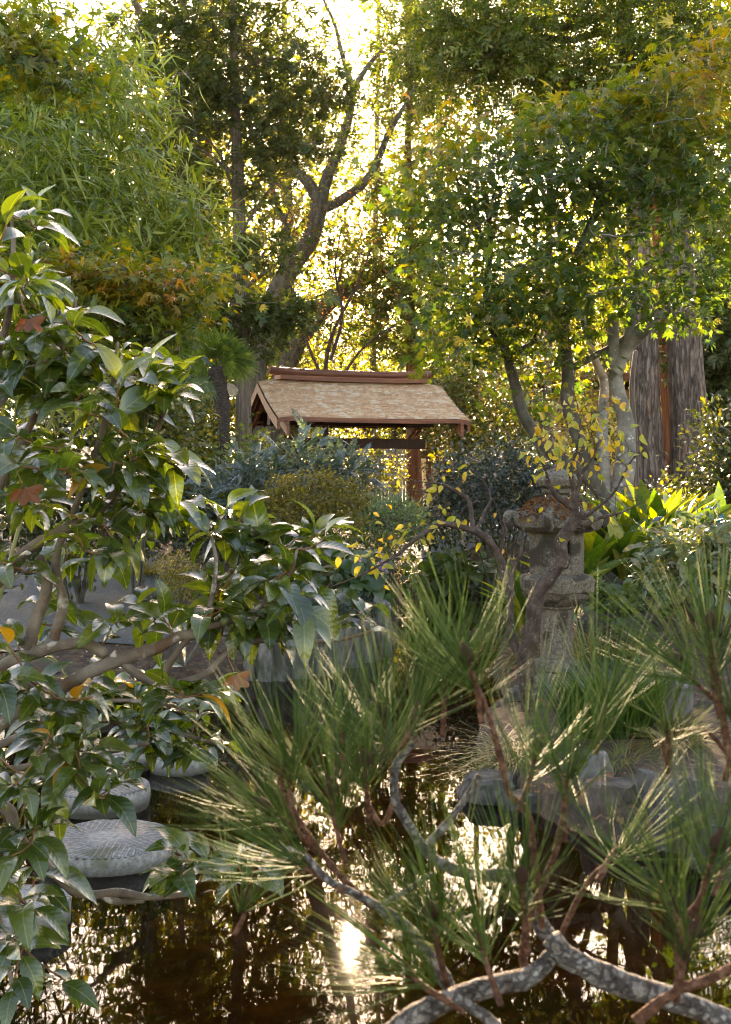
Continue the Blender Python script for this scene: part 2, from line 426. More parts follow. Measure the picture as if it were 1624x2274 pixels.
M = {}
M['soil'] = rough_mat('soil', [(.018, .012, .008), (.045, .030, .018), (.10, .062, .034)], 9, .95, .8, .03, spots=[((.16, .085, .035), 26, .60), ((.035, .055, .018), 1.3, .60)], coord='Object')
M['bed'] = rough_mat('pond_bed', [(.030, .018, .008), (.075, .045, .018), (.16, .095, .040)], 5, .9, .6, .03, spots=[((.045, .05, .015), 2.2, .58), ((.20, .13, .06), 22, .66)])
M['gravel'] = rough_mat('gravel', [(.05, .060, .060), (.12, .138, .138), (.24, .26, .255)], 55, .9, 1.0, .02, vor=60, spots=[((.16, .12, .07), 3, .66)])
M['stone'] = rough_mat('grey_stone', [(.020, .018, .014), (.045, .040, .033), (.095, .085, .07)], 14, .9, .7, .012, spots=[((.035, .035, .028), 6, .58), ((.16, .15, .09), 30, .64)], rand=.25)
M['lantern'] = rough_mat('lantern_stone', [(.052, .043, .030), (.12, .102, .075), (.22, .19, .145)], 70, .92, 1., .006, spots=[((.045, .038, .026), 6, .54), ((.22, .21, .15), 22, .66), ((.05, .055, .02), 3.5, .62)])
M['moss'] = rough_mat('orange_moss', [(.09, .032, .012), (.19, .075, .024), (.28, .13, .04)], 40, .95, 1., .02)
M['mill'] = rough_mat('millstone_top', [(.12, .115, .10), (.21, .20, .175), (.32, .305, .27)], 45, .9, .8, .006, spots=[((.12, .12, .08), 3.4, .60), ((.07, .065, .055), 60, .70)])
M['basalt'] = rough_mat('basalt_post', [(.045, .042, .037), (.10, .094, .082), (.18, .168, .148)], 18, .85, .8, .012, stretch=(1, 1, .5), spots=[((.05, .05, .035), 5, .58)], rand=.2)
M['rust'] = rough_mat('rusty_rock', [(.030, .024, .019), (.065, .050, .038), (.12, .092, .072)], 10, .85, .7, .015, spots=[((.20, .085, .03), 3.2, .50)])
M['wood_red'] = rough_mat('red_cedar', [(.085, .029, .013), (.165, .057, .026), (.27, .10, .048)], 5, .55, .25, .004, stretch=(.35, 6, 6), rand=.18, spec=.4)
M['wood_post'] = rough_mat('shaded_red_cedar', [(.020, .008, .005), (.040, .014, .008), (.07, .024, .013)], 5, .6, .25, .004, stretch=(8, 8, .35), rand=.15, spec=.35)  # red cedar with the shade on the gate posts put into its colour
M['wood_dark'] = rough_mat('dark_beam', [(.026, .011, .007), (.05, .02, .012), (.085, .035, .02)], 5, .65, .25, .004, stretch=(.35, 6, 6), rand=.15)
M['shingle'] = rough_mat('cedar_shingle', [(.34, .19, .105), (.47, .30, .18), (.58, .41, .27)], 3.2, .62, .3, .004, stretch=(5., 1.0, 1.0), rand=.14, spots=[((.34, .19, .10), 2.2, .60), ((.56, .48, .36), 1.1, .54)], spec=.5)
M['grey_wood'] = rough_mat('weathered_wood', [(.05, .05, .055), (.11, .11, .115), (.19, .185, .18)], 5, .85, .5, .005, stretch=(8, 8, .5), rand=.15)
M['plaster'] = rough_mat('ochre_plaster', [(.42, .27, .13), (.50, .33, .17), (.58, .40, .22)], 4, .9, .2, .003)
M['roof_tile'] = rough_mat('roof_grey', [(.08, .07, .06), (.15, .13, .11), (.22, .20, .17)], 6, .8, .4, .01)
M['screen'] = rough_mat('pale_screen', [(.24, .20, .15), (.32, .28, .21), (.40, .35, .27)], 5, .8, .1, .002)

def bark(name, cols, scale=7, bump=.8, st=(3, 3, .6), **k): return rough_mat(name, cols, scale, .9, bump, .02, stretch=st, **k)
M['bark_oak'] = bark('oak_bark', [(.045, .036, .026), (.10, .083, .06), (.18, .155, .12)], 6, spots=[((.10, .11, .07), 3, .60)])
M['bark_conifer'] = bark('cypress_bark', [(.06, .045, .033), (.13, .098, .072), (.22, .175, .13)], 7, st=(6, 6, .35))
M['bark_redwood'] = bark('redwood_bark', [(.065, .045, .032), (.16, .118, .088), (.28, .215, .165)], 5, 1., st=(6, 6, 1.0), vor=2.4, spots=[((.16, .065, .03), 2.2, .62)])
M['bark_red'] = bark('reddish_bark', [(.10, .035, .016), (.22, .075, .030), (.34, .14, .06)], 6, 1., st=(7, 7, .25))
M['bark_maple'] = bark('maple_bark', [(.095, .088, .074), (.18, .168, .145), (.29, .275, .24)], 4, .5, st=(1.5, 1.5, 2.2), spots=[((.46, .46, .42), 6, .63), ((.10, .10, .07), 2.4, .60)])
M['bark_maple_dark'] = bark('maple_dark_bark', [(.035, .030, .022), (.075, .066, .05), (.13, .118, .09)], 5, .6, st=(2, 2, 1.5), spots=[((.25, .25, .22), 9, .66)])
M['bark_twig'] = bark('lichen_twig_bark', [(.024, .014, .009), (.052, .034, .024), (.10, .074, .055)], 9, .7, st=(2, 2, 2), spots=[((.34, .34, .31), 24, .66)])
M['bark_camellia'] = bark('camellia_bark', [(.065, .046, .030), (.125, .095, .066), (.21, .17, .125)], 16, .5, st=(1, 1, 1), spots=[((.36, .33, .27), 22, .62), ((.10, .055, .03), 9, .60)])
M['twig_red'] = rough_mat('young_twig', [(.10, .04, .018), (.18, .075, .03), (.22, .13, .05)], 20, .6, .3, .003)
M['bark_pine'] = bark('pine_bark', [(.07, .055, .042), (.24, .21, .175), (.40, .37, .32)], 70, 1., st=(1, 1, 1), vor=95, spots=[((.12, .09, .065), 90, .58), ((.40, .38, .33), 60, .62)])
M['pine_shoot'] = bark('pine_shoot', [(.06, .026, .013), (.15, .060, .028), (.32, .17, .10)], 110, 1., st=(1, 1, 1))
M['bark_palm'] = bark('palm_bark', [(.02, .014, .010), (.045, .033, .025), (.09, .07, .05)], 20, 1., st=(1, 1, 3))
M['bamboo'] = rough_mat('bamboo_culm', [(.12, .13, .04), (.20, .20, .07), (.26, .25, .10)], 4, .45, .1, .003)

G4 = [(.035, .055, .010), (.055, .085, .016), (.085, .12, .022), (.13, .14, .025)]
M['l_bamboo'] = leaf_mat('bamboo_leaf', [(.060, .095, .016), (.105, .16, .024), (.16, .22, .034), (.23, .26, .055)], (2.1, 1.9, .5), .42, .38)
M['l_maple'] = leaf_mat('maple_leaf', [(.030, .068, .020), (.050, .095, .022), (.11, .14, .018), (.25, .20, .018), (.32, .14, .015)], (2.3, 2.1, .5), .48, .36, .6, tint=.35, pos=[0, .3, .55, .8, 1])
M['l_maple_gold'] = leaf_mat('gold_maple_leaf', [(.065, .095, .014), (.13, .14, .014), (.27, .17, .014), (.32, .11, .014)], (2.0, 1.8, .5), .45, .42)
M['l_oak'] = leaf_mat('oak_leaf', [(.050, .070, .018), (.090, .115, .026), (.15, .16, .035), (.21, .175, .04)], (2.0, 2.0, .8), .50, .5)
M['l_hinoki'] = leaf_mat('hinoki_spray', [(.028, .048, .014), (.044, .072, .018), (.066, .095, .022), (.10, .10, .026)], (1.9, 1.9, .6), .34, .5)
M['l_cedar'] = leaf_mat('cedar_spray', [(.040, .070, .016), (.070, .105, .020), (.12, .145, .026), (.17, .15, .03)], (1.9, 2.0, .6), .46, .5)
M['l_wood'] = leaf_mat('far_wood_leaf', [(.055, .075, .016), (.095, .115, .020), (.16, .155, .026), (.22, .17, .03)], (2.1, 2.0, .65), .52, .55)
M['l_dark'] = leaf_mat('dark_shrub_leaf', [(.014, .024, .008), (.024, .040, .012), (.042, .06, .016), (.09, .09, .02)], (2.1, 1.9, .4), .30, .32)
M['l_shrub'] = leaf_mat('green_shrub_leaf', [(.030, .052, .012), (.052, .082, .016), (.095, .11, .018), (.18, .14, .02)], (2.1, 1.9, .4), .36, .32)
M['l_mahonia'] = leaf_mat('mahonia_leaf', [(.040, .068, .058), (.070, .105, .092), (.11, .15, .13)], (1.7, 1.8, .8), .28, .32, .9)
M['l_blue'] = leaf_mat('bluish_shrub_leaf', [(.022, .038, .030), (.040, .062, .050), (.070, .095, .075)], (1.8, 1.9, .7), .25, .35)
M['l_gold'] = leaf_mat('gold_shrub_leaf', [(.07, .080, .012), (.15, .14, .018), (.27, .21, .03)], (2.1, 1.8, .4), .40, .45)
M['l_pale'] = leaf_mat('pale_shrub_leaf', [(.10, .15, .06), (.17, .23, .10), (.25, .30, .14)], (1.6, 1.7, .8), .30, .5)
M['l_lime'] = leaf_mat('lime_shrub_leaf', [(.10, .14, .022), (.17, .20, .03), (.24, .26, .05)], (1.8, 1.7, .5), .32, .45)
M['l_yellow'] = leaf_mat('yellow_leaf', [(.20, .24, .040), (.30, .28, .030), (.40, .30, .025), (.44, .25, .03)], (1.5, 1.4, .5), .42, .4, obj=True)
M['l_aspid'] = leaf_mat('aspidistra_leaf', [(.035, .075, .012), (.065, .12, .014), (.13, .17, .018), (.24, .22, .02)], (2.0, 1.9, .4), .45, .35, obj=True)
M['l_laurel'] = leaf_mat('laurel_leaf', [(.045, .075, .040), (.070, .105, .055), (.12, .15, .075), (.22, .19, .11)], (1.8, 1.8, .6), .28, .30, .6, obj=True)
M['l_cover'] = leaf_mat('ground_cover_leaf', [(.045, .085, .022), (.075, .12, .032), (.11, .16, .045)], (1.7, 1.8, .5), .30, .42, obj=True)
M['l_bergenia'] = leaf_mat('bergenia_leaf', [(.025, .055, .020), (.045, .085, .030), (.07, .12, .05)], (1.7, 1.8, .5), .25, .3, obj=True)
M['grass'] = leaf_mat('sedge_blade', [(.050, .085, .016), (.09, .12, .022), (.19, .17, .04), (.24, .18, .07)], (1.8, 1.7, .5), .38, .45)
M['grass_dark'] = leaf_mat('mondo_blade', [(.020, .034, .012), (.035, .055, .018), (.10, .085, .03)], (1.8, 1.7, .5), .3, .4)
M['grass_gold'] = leaf_mat('golden_sedge', [(.11, .11, .02), (.20, .16, .03), (.27, .19, .04)], (1.8, 1.6, .5), .38, .5)
M['iris'] = leaf_mat('iris_blade', [(.022, .050, .010), (.035, .075, .014), (.055, .10, .018)], (1.8, 1.9, .4), .35, .4)
M['l_camellia'] = leaf_mat('camellia_leaf', [(.020, .042, .010), (.032, .062, .012), (.050, .084, .015), (.085, .115, .018)], (3.0, 2.6, .42), .42, .22, .8, obj=True, veins=True, coat=.5)
M['l_camellia_old'] = leaf_mat('camellia_yellow_leaf', [(.34, .16, .012), (.44, .24, .02)], (1.6, 1.4, .4), .40, .35, obj=True, veins=True)
M['bud'] = leaf_mat('camellia_bud', [(.10, .13, .045), (.15, .18, .06)], (1.2, 1.2, .6), .15, .4, obj=True)
M['dry'] = leaf_mat('dry_leaf', [(.09, .030, .012), (.19, .070, .022), (.27, .12, .045)], (1.5, 1.2, .6), .35, .6, obj=True)
M['needle'] = leaf_mat('pine_needle', [(.035, .075, .014), (.058, .110, .020), (.09, .145, .030), (.17, .20, .08)], (1.9, 1.8, .5), .36, .55, .2)
M['palm'] = leaf_mat('palm_frond', [(.045, .085, .018), (.075, .12, .022), (.12, .15, .03)], (2.0, 1.9, .4), .38, .35)
M['palm_dry'] = leaf_mat('dry_palm_frond', [(.30, .22, .13), (.42, .33, .21)], (1.2, 1.1, .8), .3, .6)
M['flower'] = leaf_mat('purple_petal', [(.32, .16, .36), (.42, .26, .46), (.5, .36, .52)], (1.2, 1.2, 1.2), .3, .5)
M['flower_pink'] = leaf_mat('pink_petal', [(.62, .52, .45), (.66, .40, .38), (.60, .18, .18)], (1.1, 1., 1.), .3, .5)
M['l_red'] = leaf_mat('russet_leaf', [(.12, .04, .014), (.22, .08, .02), (.30, .13, .03)], (1.8, 1.4, .6), .45, .5)
# ---------------------------------------------------------------- ground, pond, paths
POND = np.array([(-1.75, 1.7), (-2.3, 4), (-2.7, 6), (-2.5, 7.6), (-2.0, 8.8), (-1.15, 9.5), (-.6, 9.95), (.2, 10.9), (.35, 12.5), (.3, 15.5), (.55, 16.9),
                 (1.2, 17.0), (2.0, 16.6), (1.75, 14), (1.3, 12), (1.0, 10), (.98, 8.8), (.72, 8.0), (.6, 6.9), (.75, 6.0), (1.0, 5.5), (1.4, 5.25), (1.8, 4.3), (2.1, 2.6), (2.0, 1.7)])
def pond_sd(x, y):
    """signed distance to the water's edge, negative in the pond"""
    p = np.stack([x, y], -1).reshape(-1, 2); d2 = np.full(len(p), 1e18); ins = np.zeros(len(p), bool); n = len(POND)
    for i in range(n):
        a, b = POND[i], POND[(i + 1) % n]; e = b - a; q = p - a
        t = np.clip((q @ e) / (e @ e), 0, 1); r = q - t[:, None] * e; d2 = np.minimum(d2, (r * r).sum(1))
        c = (a[1] > p[:, 1]) != (b[1] > p[:, 1])
        with np.errstate(divide='ignore', invalid='ignore'):
            xi = a[0] + (p[:, 1] - a[1]) * (b[0] - a[0]) / (b[1] - a[1] + 1e-12)
        ins ^= c & (p[:, 0] < xi)
    return (np.sqrt(d2) * np.where(ins, -1, 1)).reshape(np.shape(x))

def height(x, y):
    x = np.asarray(x, float); y = np.asarray(y, float); d = pond_sd(x, y)
    A = .25 + .25 * smooth(y, 13, 17) + .55 * smooth(x, .6, 1.6) * smooth(y, 6.2, 11.5) * (1 - .45 * smooth(y, 13.5, 17)) + .012 * np.clip(y - 20, 0, 60) + .05 * np.clip(np.abs(x) - 4, 0, 20) * smooth(y, 3, 8)
    q = np.stack([x, y, 0 * x], -1)
    out = .09 + (A - .09) * (1 - np.exp(-np.clip(d, 0, None) / .55)) + .035 * fbm(q * .9, 3) * np.clip(d, 0, 1) + .012 * vnoise(q * 6, 5) * np.clip(d * 3, 0, 1)
    inn = -.10 - .28 * (1 - np.exp(np.clip(d, None, 0) / .5)) + .02 * vnoise(q * 3, 9)
    s = smooth(d, -.06, .05)
    return inn * (1 - s) + out * s

def H(x, y): return float(height(np.array([x]), np.array([y]))[0])
def G(px, py):
    """the ground point seen at a pixel row below the horizon"""
    Y = 4.
    for _ in range(60):
        p = P(px, py, Y); Y += .35 * (p[2] - H(p[0], Y)) / max((py - HZ) / F, .02) * .5
        Y = min(max(Y, 2.), 60.)
    return np.array((P(px, py, Y)[0], Y, H(P(px, py, Y)[0], Y)))
def on(px, Y):
    x = (px - CX) / F * Y
    return np.array((x, Y, H(x, Y)))

gx = np.unique(np.round(np.concatenate([np.arange(-4, 6.01, .09), -4 - .09 * 1.16 ** np.arange(1, 46), 6 + .09 * 1.16 ** np.arange(1, 46)]), 4))
gy = np.unique(np.round(np.concatenate([np.arange(1, 20.01, .09), 1 - .09 * 1.16 ** np.arange(1, 46), 20 + .09 * 1.16 ** np.arange(1, 46)]), 4))
X, Yg = np.meshgrid(gx, gy); Z = height(X, Yg); dd = pond_sd(X, Yg)
nx = len(gx)
i, j = np.meshgrid(np.arange(nx - 1), np.arange(len(gy) - 1)); k = (j * nx + i)
quads = np.stack([k, k + 1, k + nx + 1, k + nx], -1).reshape(-1, 4)
wet = (dd.ravel()[quads] < 0).all(1)
V = np.stack([X, Yg, Z], -1).reshape(-1, 3)
a = Acc(); a.add(V, None, quads[~wet]); a.build('ground', M['soil'], kind='structure')
a = Acc(); a.add(V, None, quads[wet]); a.build('pond_bed', M['bed'], kind='structure')

# water: clear brown water over a visible bed, mirror-like at grazing angles
m, N, L, out = new_mat('pond_water')
fr = N.new('ShaderNodeFresnel'); fr.inputs['IOR'].default_value = 1.36
tb = N.new('ShaderNodeBsdfTransparent'); tb.inputs['Color'].default_value = (.62, .40, .18, 1)
gl = N.new('ShaderNodeBsdfAnisotropic' if False else 'ShaderNodeBsdfGlossy'); gl.inputs['Roughness'].default_value = .015
tc = N.new('ShaderNodeTexCoord'); nz = N.new('ShaderNodeTexNoise'); nz.inputs['Scale'].default_value = 3.5; nz.inputs['Detail'].default_value = 2; L.new(tc.outputs['Object'], nz.inputs['Vector'])
bp = N.new('ShaderNodeBump'); bp.inputs['Strength'].default_value = .05; bp.inputs['Distance'].default_value = .010; L.new(nz.outputs[0], bp.inputs['Height'])
L.new(bp.outputs[0], gl.inputs['Normal']); L.new(bp.outputs[0], fr.inputs['Normal'])
mx = N.new('ShaderNodeMixShader'); L.new(fr.outputs[0], mx.inputs[0]); L.new(tb.outputs[0], mx.inputs[1]); L.new(gl.outputs[0], mx.inputs[2]); L.new(mx.outputs[0], out.inputs[0])
M['water'] = m
# the sheet of water ends under the banks
a = Acc(); wq = (dd.ravel()[quads] < .30).all(1) & (Z.ravel()[quads] < .16).any(1)
VW = V.copy(); VW[:, 2] = 0
a.add(VW, None, quads[wq]); a.build('water', M['water'], kind='structure')

def inside(px, py, poly):
    ins = np.zeros(np.shape(px), bool)
    for i in range(len(poly)):
        (x1, y1), (x2, y2) = poly[i], poly[(i + 1) % len(poly)]
        c = (y1 > py) != (y2 > py); ins ^= c & (px < x1 + (py - y1) * (x2 - x1) / (y2 - y1 + 1e-12))
    return ins

def sheet(name, poly, mat, step=.12, lift=.012, rag=.10):
    poly = np.asarray(poly, float); xs = np.arange(poly[:, 0].min() - .3, poly[:, 0].max() + .3, step); ys = np.arange(poly[:, 1].min() - .3, poly[:, 1].max() + .3, step)
    Xs, Ys = np.meshgrid(xs, ys); n = len(xs)
    ok = inside(Xs + rag * vnoise(np.stack([Xs * 2, Ys * 2, Xs * 0], -1), 4), Ys + rag * vnoise(np.stack([Xs * 2, Ys * 2, Xs * 0 + 5], -1), 6), poly) & (pond_sd(Xs, Ys) > .15)
    i, j = np.meshgrid(np.arange(n - 1), np.arange(len(ys) - 1)); k = j * n + i
    q = np.stack([k, k + 1, k + n + 1, k + n], -1).reshape(-1, 4); q = q[ok.ravel()[q].all(1)]
    v = np.stack([Xs, Ys, height(Xs, Ys) + lift], -1).reshape(-1, 3)
    a = Acc(); a.add(v, None, q); return a.build(name, mat, kind='structure')

PATH_FAR = [(-.6, 17.9), (.3, 17.6), (2.6, 17.3), (3.6, 17.2), (4.4, 17.6), (4.0, 19.6), (2.2, 20.2), (-.6, 20.0)]
PATH_LEFT = [(-5.2, 9.4), (-2.6, 9.6), (-1.9, 9.9), (-1.35, 10.3), (-1.1, 10.9), (-1.3, 11.6), (-1.8, 12.6), (-2.4, 15.5), (-3.2, 18.), (-4.6, 18), (-4.0, 13.8), (-5.2, 11.6)]
sheet('gravel_path', PATH_FAR, M['gravel'])
sheet('gravel_path', PATH_LEFT, M['gravel'])

# ---------------------------------------------------------------- stones
_ico = None
def ico(sub=3):
    import bmesh
    bm = bmesh.new(); bmesh.ops.create_icosphere(bm, subdivisions=sub, radius=1)
    v = np.array([q.co[:] for q in bm.verts]); f = np.array([[w.index for w in q.verts] for q in bm.faces]); bm.free()
    return v, f
ICO3, ICO2, ICO4 = ico(3), ico(2), ico(4)

def rock(name, label, cat, c, s, seed, mat, rz=0., top=None, blocky=.35, sub=3, rough=.12, group=None, parent=None):
    """an angular boulder: planes cut from a noisy ball"""
    v, f = ICO4 if sub == 4 else ICO3 if sub == 3 else ICO2
    r = np.random.default_rng(seed); v = v.copy()
    for _ in range(11):
        n = unit(r.normal(size=3)); dcut = .62 + .3 * r.random()
        over = v @ n - dcut; v = v - np.where(over > 0, over * (.55 + blocky), 0)[:, None] * n
    v = v * (1 + rough * fbm(v * 1.6, seed, 4)[:, None] + .06 * fbm(v * 4.2, seed + 7, 2)[:, None] + .04 * fbm(v * 10, seed + 3, 3)[:, None])
    if top is not None: v[:, 2] = np.minimum(v[:, 2], top + .04 * vnoise(v * 3, seed))
    v = v * np.asarray(s, float) / 2
    v = v @ np.array(((cos(rz), -sin(rz), 0), (sin(rz), cos(rz), 0), (0, 0, 1))).T
    a = Acc(24); a.add(v, f); o = a.build(name, mat, parent)
    o.location = tuple(c)
    if label: tag(o, label, cat, group)
    return o

def post_stone(name, label, c, wd, ht, seed, mat, group=None, tilt=.04, chamf=.10):
    """an upright basalt column with five or six chiselled sides and a sloped, broken top"""
    r = np.random.default_rng(seed); n = 6; an = np.sort((np.arange(n) + r.normal(0, .16, n)) / n * 2 * pi)
    rad = wd / 2 * (1 + r.normal(0, .08, n)); sl = r.normal(0, .10, 2)
    lv = [(-.35, 1.04), (0, 1.02), (.45, 1.0), (.86, .98), (.96, .93), (1.0, .78)]
    V = []
    for k, (t, sc_) in enumerate(lv):
        x, y = np.cos(an) * rad * sc_, np.sin(an) * rad * sc_
        z = t * ht + (x * sl[0] + y * sl[1]) * max(t, 0) * 2 + (r.normal(0, .012, n) if k > 2 else 0)
        V.append(np.stack([x + tilt * t * ht * r.normal(0, .3), y + tilt * t * ht * r.normal(0, .3), z], -1))
    V = np.array(V); V[1:4] += r.normal(0, .006, V[1:4].shape); K = len(lv); V = V.reshape(-1, 3)
    V = np.vstack([V, V[-n:].mean(0) + (0, 0, .008)])
    f4 = [(k * n + i, k * n + (i + 1) % n, (k + 1) * n + (i + 1) % n, (k + 1) * n + i) for k in range(K - 1) for i in range(n)]
    f3 = [((K - 1) * n + i, (K - 1) * n + (i + 1) % n, K * n) for i in range(n)]
    a = Acc(); a.add(V, f3, f4); o = a.build(name, mat, flat=True); o.location = tuple(c)
    return tag(o, label, 'basalt post', group)

# basalt palisade at the water's edge, from the near end to the far end
PAL = [(556, 1512, 30, 'first and shortest basalt post, at the camellia end of the palisade in the pond'),
       (588, 1514, 40, 'second basalt post of the palisade, beside the short one at its camellia end'),
       (625, 1512, 44, 'broad basalt post, third along the palisade from the camellia end'),
       (668, 1508, 46, 'basalt post with pale top, fourth along the palisade standing in the pond'),
       (712, 1500, 44, 'basalt post in the middle of the palisade below the low juniper'),
       (748, 1492, 38, 'narrow basalt post just past the middle of the palisade below the juniper'),
       (782, 1483, 40, 'basalt post two before the tall end post of the palisade'),
       (816, 1472, 38, 'basalt post next to the tall end post of the palisade'),
       (848, 1460, 38, 'tallest basalt post, at the open-water end of the palisade')]
for q, (px, py, wpx, lb) in enumerate(PAL):
    Y = CAMZ * F / (py - HZ); c = P(px, py, Y); top = [1440, 1415, 1412, 1385, 1378, 1372, 1378, 1380, 1335][q]
    ht = (py - top) / F * Y
    post_stone('basalt_post', lb, (c[0], Y + .05, 0), wpx / F * Y * 1.04, ht, 40 + q, M['basalt'], 'basalt posts of the palisade along the pond')

# millstones and slabs that cross the water
def mill_mat():
    m = M['mill']; N = m.node_tree.nodes; L = m.node_tree.links
    tc = N.new('ShaderNodeTexCoord'); sp = N.new('ShaderNodeSeparateXYZ'); L.new(tc.outputs['Object'], sp.inputs[0])
    def mt(op, a, b=None):
        n = N.new('ShaderNodeMath'); n.operation = op
        for q, x in enumerate((a, b)):
            if x is None: continue
            if isinstance(x, (int, float)): n.inputs[q].default_value = x
            else: L.new(x, n.inputs[q])
        return n.outputs[0]
    an = mt('ARCTAN2', sp.outputs[1], sp.outputs[0]); sec = mt('MULTIPLY', mt('ADD', mt('FLOOR', mt('MULTIPLY', an, 8 / (2 * pi))), .12), 2 * pi / 8)
    # distance across the furrows of that sector
    u = mt('SUBTRACT', mt('MULTIPLY', sp.outputs[1], mt('COSINE', sec)), mt('MULTIPLY', sp.outputs[0], mt('SINE', sec)))
    nz = N.new('ShaderNodeTexNoise'); nz.inputs['Scale'].default_value = 14; L.new(tc.outputs['Object'], nz.inputs['Vector'])
    s = mt('SINE', mt('ADD', mt('MULTIPLY', u, 250), mt('MULTIPLY', nz.outputs[0], 5)))
    rr = mt('SQRT', mt('ADD', mt('MULTIPLY', sp.outputs[0], sp.outputs[0]), mt('MULTIPLY', sp.outputs[1], sp.outputs[1])))
    fade = N.new('ShaderNodeMapRange'); L.new(rr, fade.inputs[0]); fade.inputs[1].default_value = .07; fade.inputs[2].default_value = .12
    topm = N.new('ShaderNodeMapRange'); L.new(sp.outputs[2], topm.inputs[0]); topm.inputs[1].default_value = -.012; topm.inputs[2].default_value = -.004
    cut = N.new('ShaderNodeMapRange'); L.new(s, cut.inputs[0]); cut.inputs[1].default_value = -.2; cut.inputs[2].default_value = .5
    h = mt('MULTIPLY', mt('MULTIPLY', cut.outputs[0], fade.outputs[0]), topm.outputs[0])
    b0 = next(n for n in N if n.type == 'BUMP'); p = next(n for n in N if n.type == 'BSDF_PRINCIPLED')
    b = N.new('ShaderNodeBump'); b.inputs['Strength'].default_value = 1.; b.inputs['Distance'].default_value = .012; L.new(h, b.inputs['Height']); L.new(b0.outputs[0], b.inputs['Normal']); L.new(b.outputs[0], p.inputs['Normal'])
    # damp algae on the rim near the water
    w = N.new('ShaderNodeMapRange'); L.new(sp.outputs[2], w.inputs[0]); w.inputs[1].default_value = -.085; w.inputs[2].default_value = -.03; w.inputs[3].default_value = .88; w.inputs[4].default_value = 0
    src = p.inputs['Base Color'].links[0].from_socket; mx = N.new('ShaderNodeMix'); mx.data_type = 'RGBA'; L.new(w.outputs[0], mx.inputs[0]); L.new(src, mx.inputs[6]); mx.inputs[7].default_value = (.045, .04, .022, 1); gr = N.new('ShaderNodeMapRange'); L.new(mt('MULTIPLY', mt('SUBTRACT', 1., cut.outputs[0]), mt('MULTIPLY', fade.outputs[0], topm.outputs[0])), gr.inputs[0]); gr.inputs[3].default_value = 1; gr.inputs[4].default_value = .68
    dm = N.new('ShaderNodeMix'); dm.data_type = 'RGBA'; dm.blend_type = 'MULTIPLY'; dm.inputs[0].default_value = 1; L.new(mx.outputs[2], dm.inputs[6]); L.new(gr.outputs[0], dm.inputs[7]); L.new(dm.outputs[2], p.inputs['Base Color'])
mill_mat()
def millstone(label, px, py, wpx, top, seed, squash=1.):
    Y = (CAMZ - top) * F / (py - HZ); c = P(px, py, Y); R = wpx / F * Y / 2
    n = 56; an = np.arange(n) / n * 2 * pi
    lv = [(.10, .002), (.5, .0), (.90, -.001), (.968, -.002), (.990, -.006), (1.0, -.015), (1.006, -.05), (.998, -.09), (.95, -.13), (.9, -.30)]
    V = [np.stack([np.cos(an) * R * r_, np.sin(an) * R * squash * r_, an * 0 + z], -1) for r_, z in lv]
    V = np.array(V); q = V.reshape(-1, 3)
    q = q + np.stack([q[:, 0] * 0, q[:, 0] * 0, .004 * fbm(q * 16, seed, 4)], -1)
    rad = 1 + .022 * fbm(np.stack([np.cos(q[:, 0] * 0 + np.arctan2(q[:, 1], q[:, 0])) * 3, np.sin(np.arctan2(q[:, 1], q[:, 0])) * 3, q[:, 2] * 16], -1), seed + 2)
    q[:, :2] *= rad[:, None]
    K = len(lv); q = np.vstack([q, (0, 0, .004)]); ii = np.arange(n); i2 = (ii + 1) % n
    f4 = np.concatenate([np.stack([k * n + i2, k * n + ii, (k + 1) * n + ii, (k + 1) * n + i2], -1) for k in range(K - 1)])
    f3 = np.stack([ii, i2, np.full(n, K * n)], -1)
    a = Acc(38); a.add(q, f3, f4); o = a.build('millstone', M['mill']); o.location = (c[0], Y, top); o.rotation_euler = (0, 0, seed * .7)
    return tag(o, label, 'stepping stone', 'round millstones crossing the pond')
millstone('large pale millstone with herringbone furrows, whole round rim showing above the dark water', 239, 1858, 300, .08, 1)
millstone('half hidden millstone at the water near the camera, cut by the picture edge', 52, 1995, 205, .09, 2)
millstone('millstone directly behind the large herringbone one, half covered by camellia leaves', 222, 1740, 220, .11, 3)
millstone('small millstone alone in the open water, furthest out towards the pine needles', 400, 1672, 132, .09, 4)
millstone('millstone under the drooping camellia leaves between the small one and the slabs', 268, 1655, 175, .11, 5)
for q, (px, py, wpx, lb) in enumerate([(255, 1540, 150, 'flat grey slab of the crossing where it meets the gravel bank'), (330, 1590, 130, 'flat rough slab in the crossing just before the round millstones'), (150, 1590, 140, 'flat slab under camellia boughs at the edge of the gravel bank')]):
    Y = (CAMZ - .12) * F / (py - HZ); c = P(px, py, Y)
    rock('stepping_slab', lb, 'stepping stone', (c[0], Y, .04), (wpx / F * Y, wpx / F * Y * .9, .22), 60 + q, M['stone'], top=.75, blocky=.2, group='flat slabs of the pond crossing')

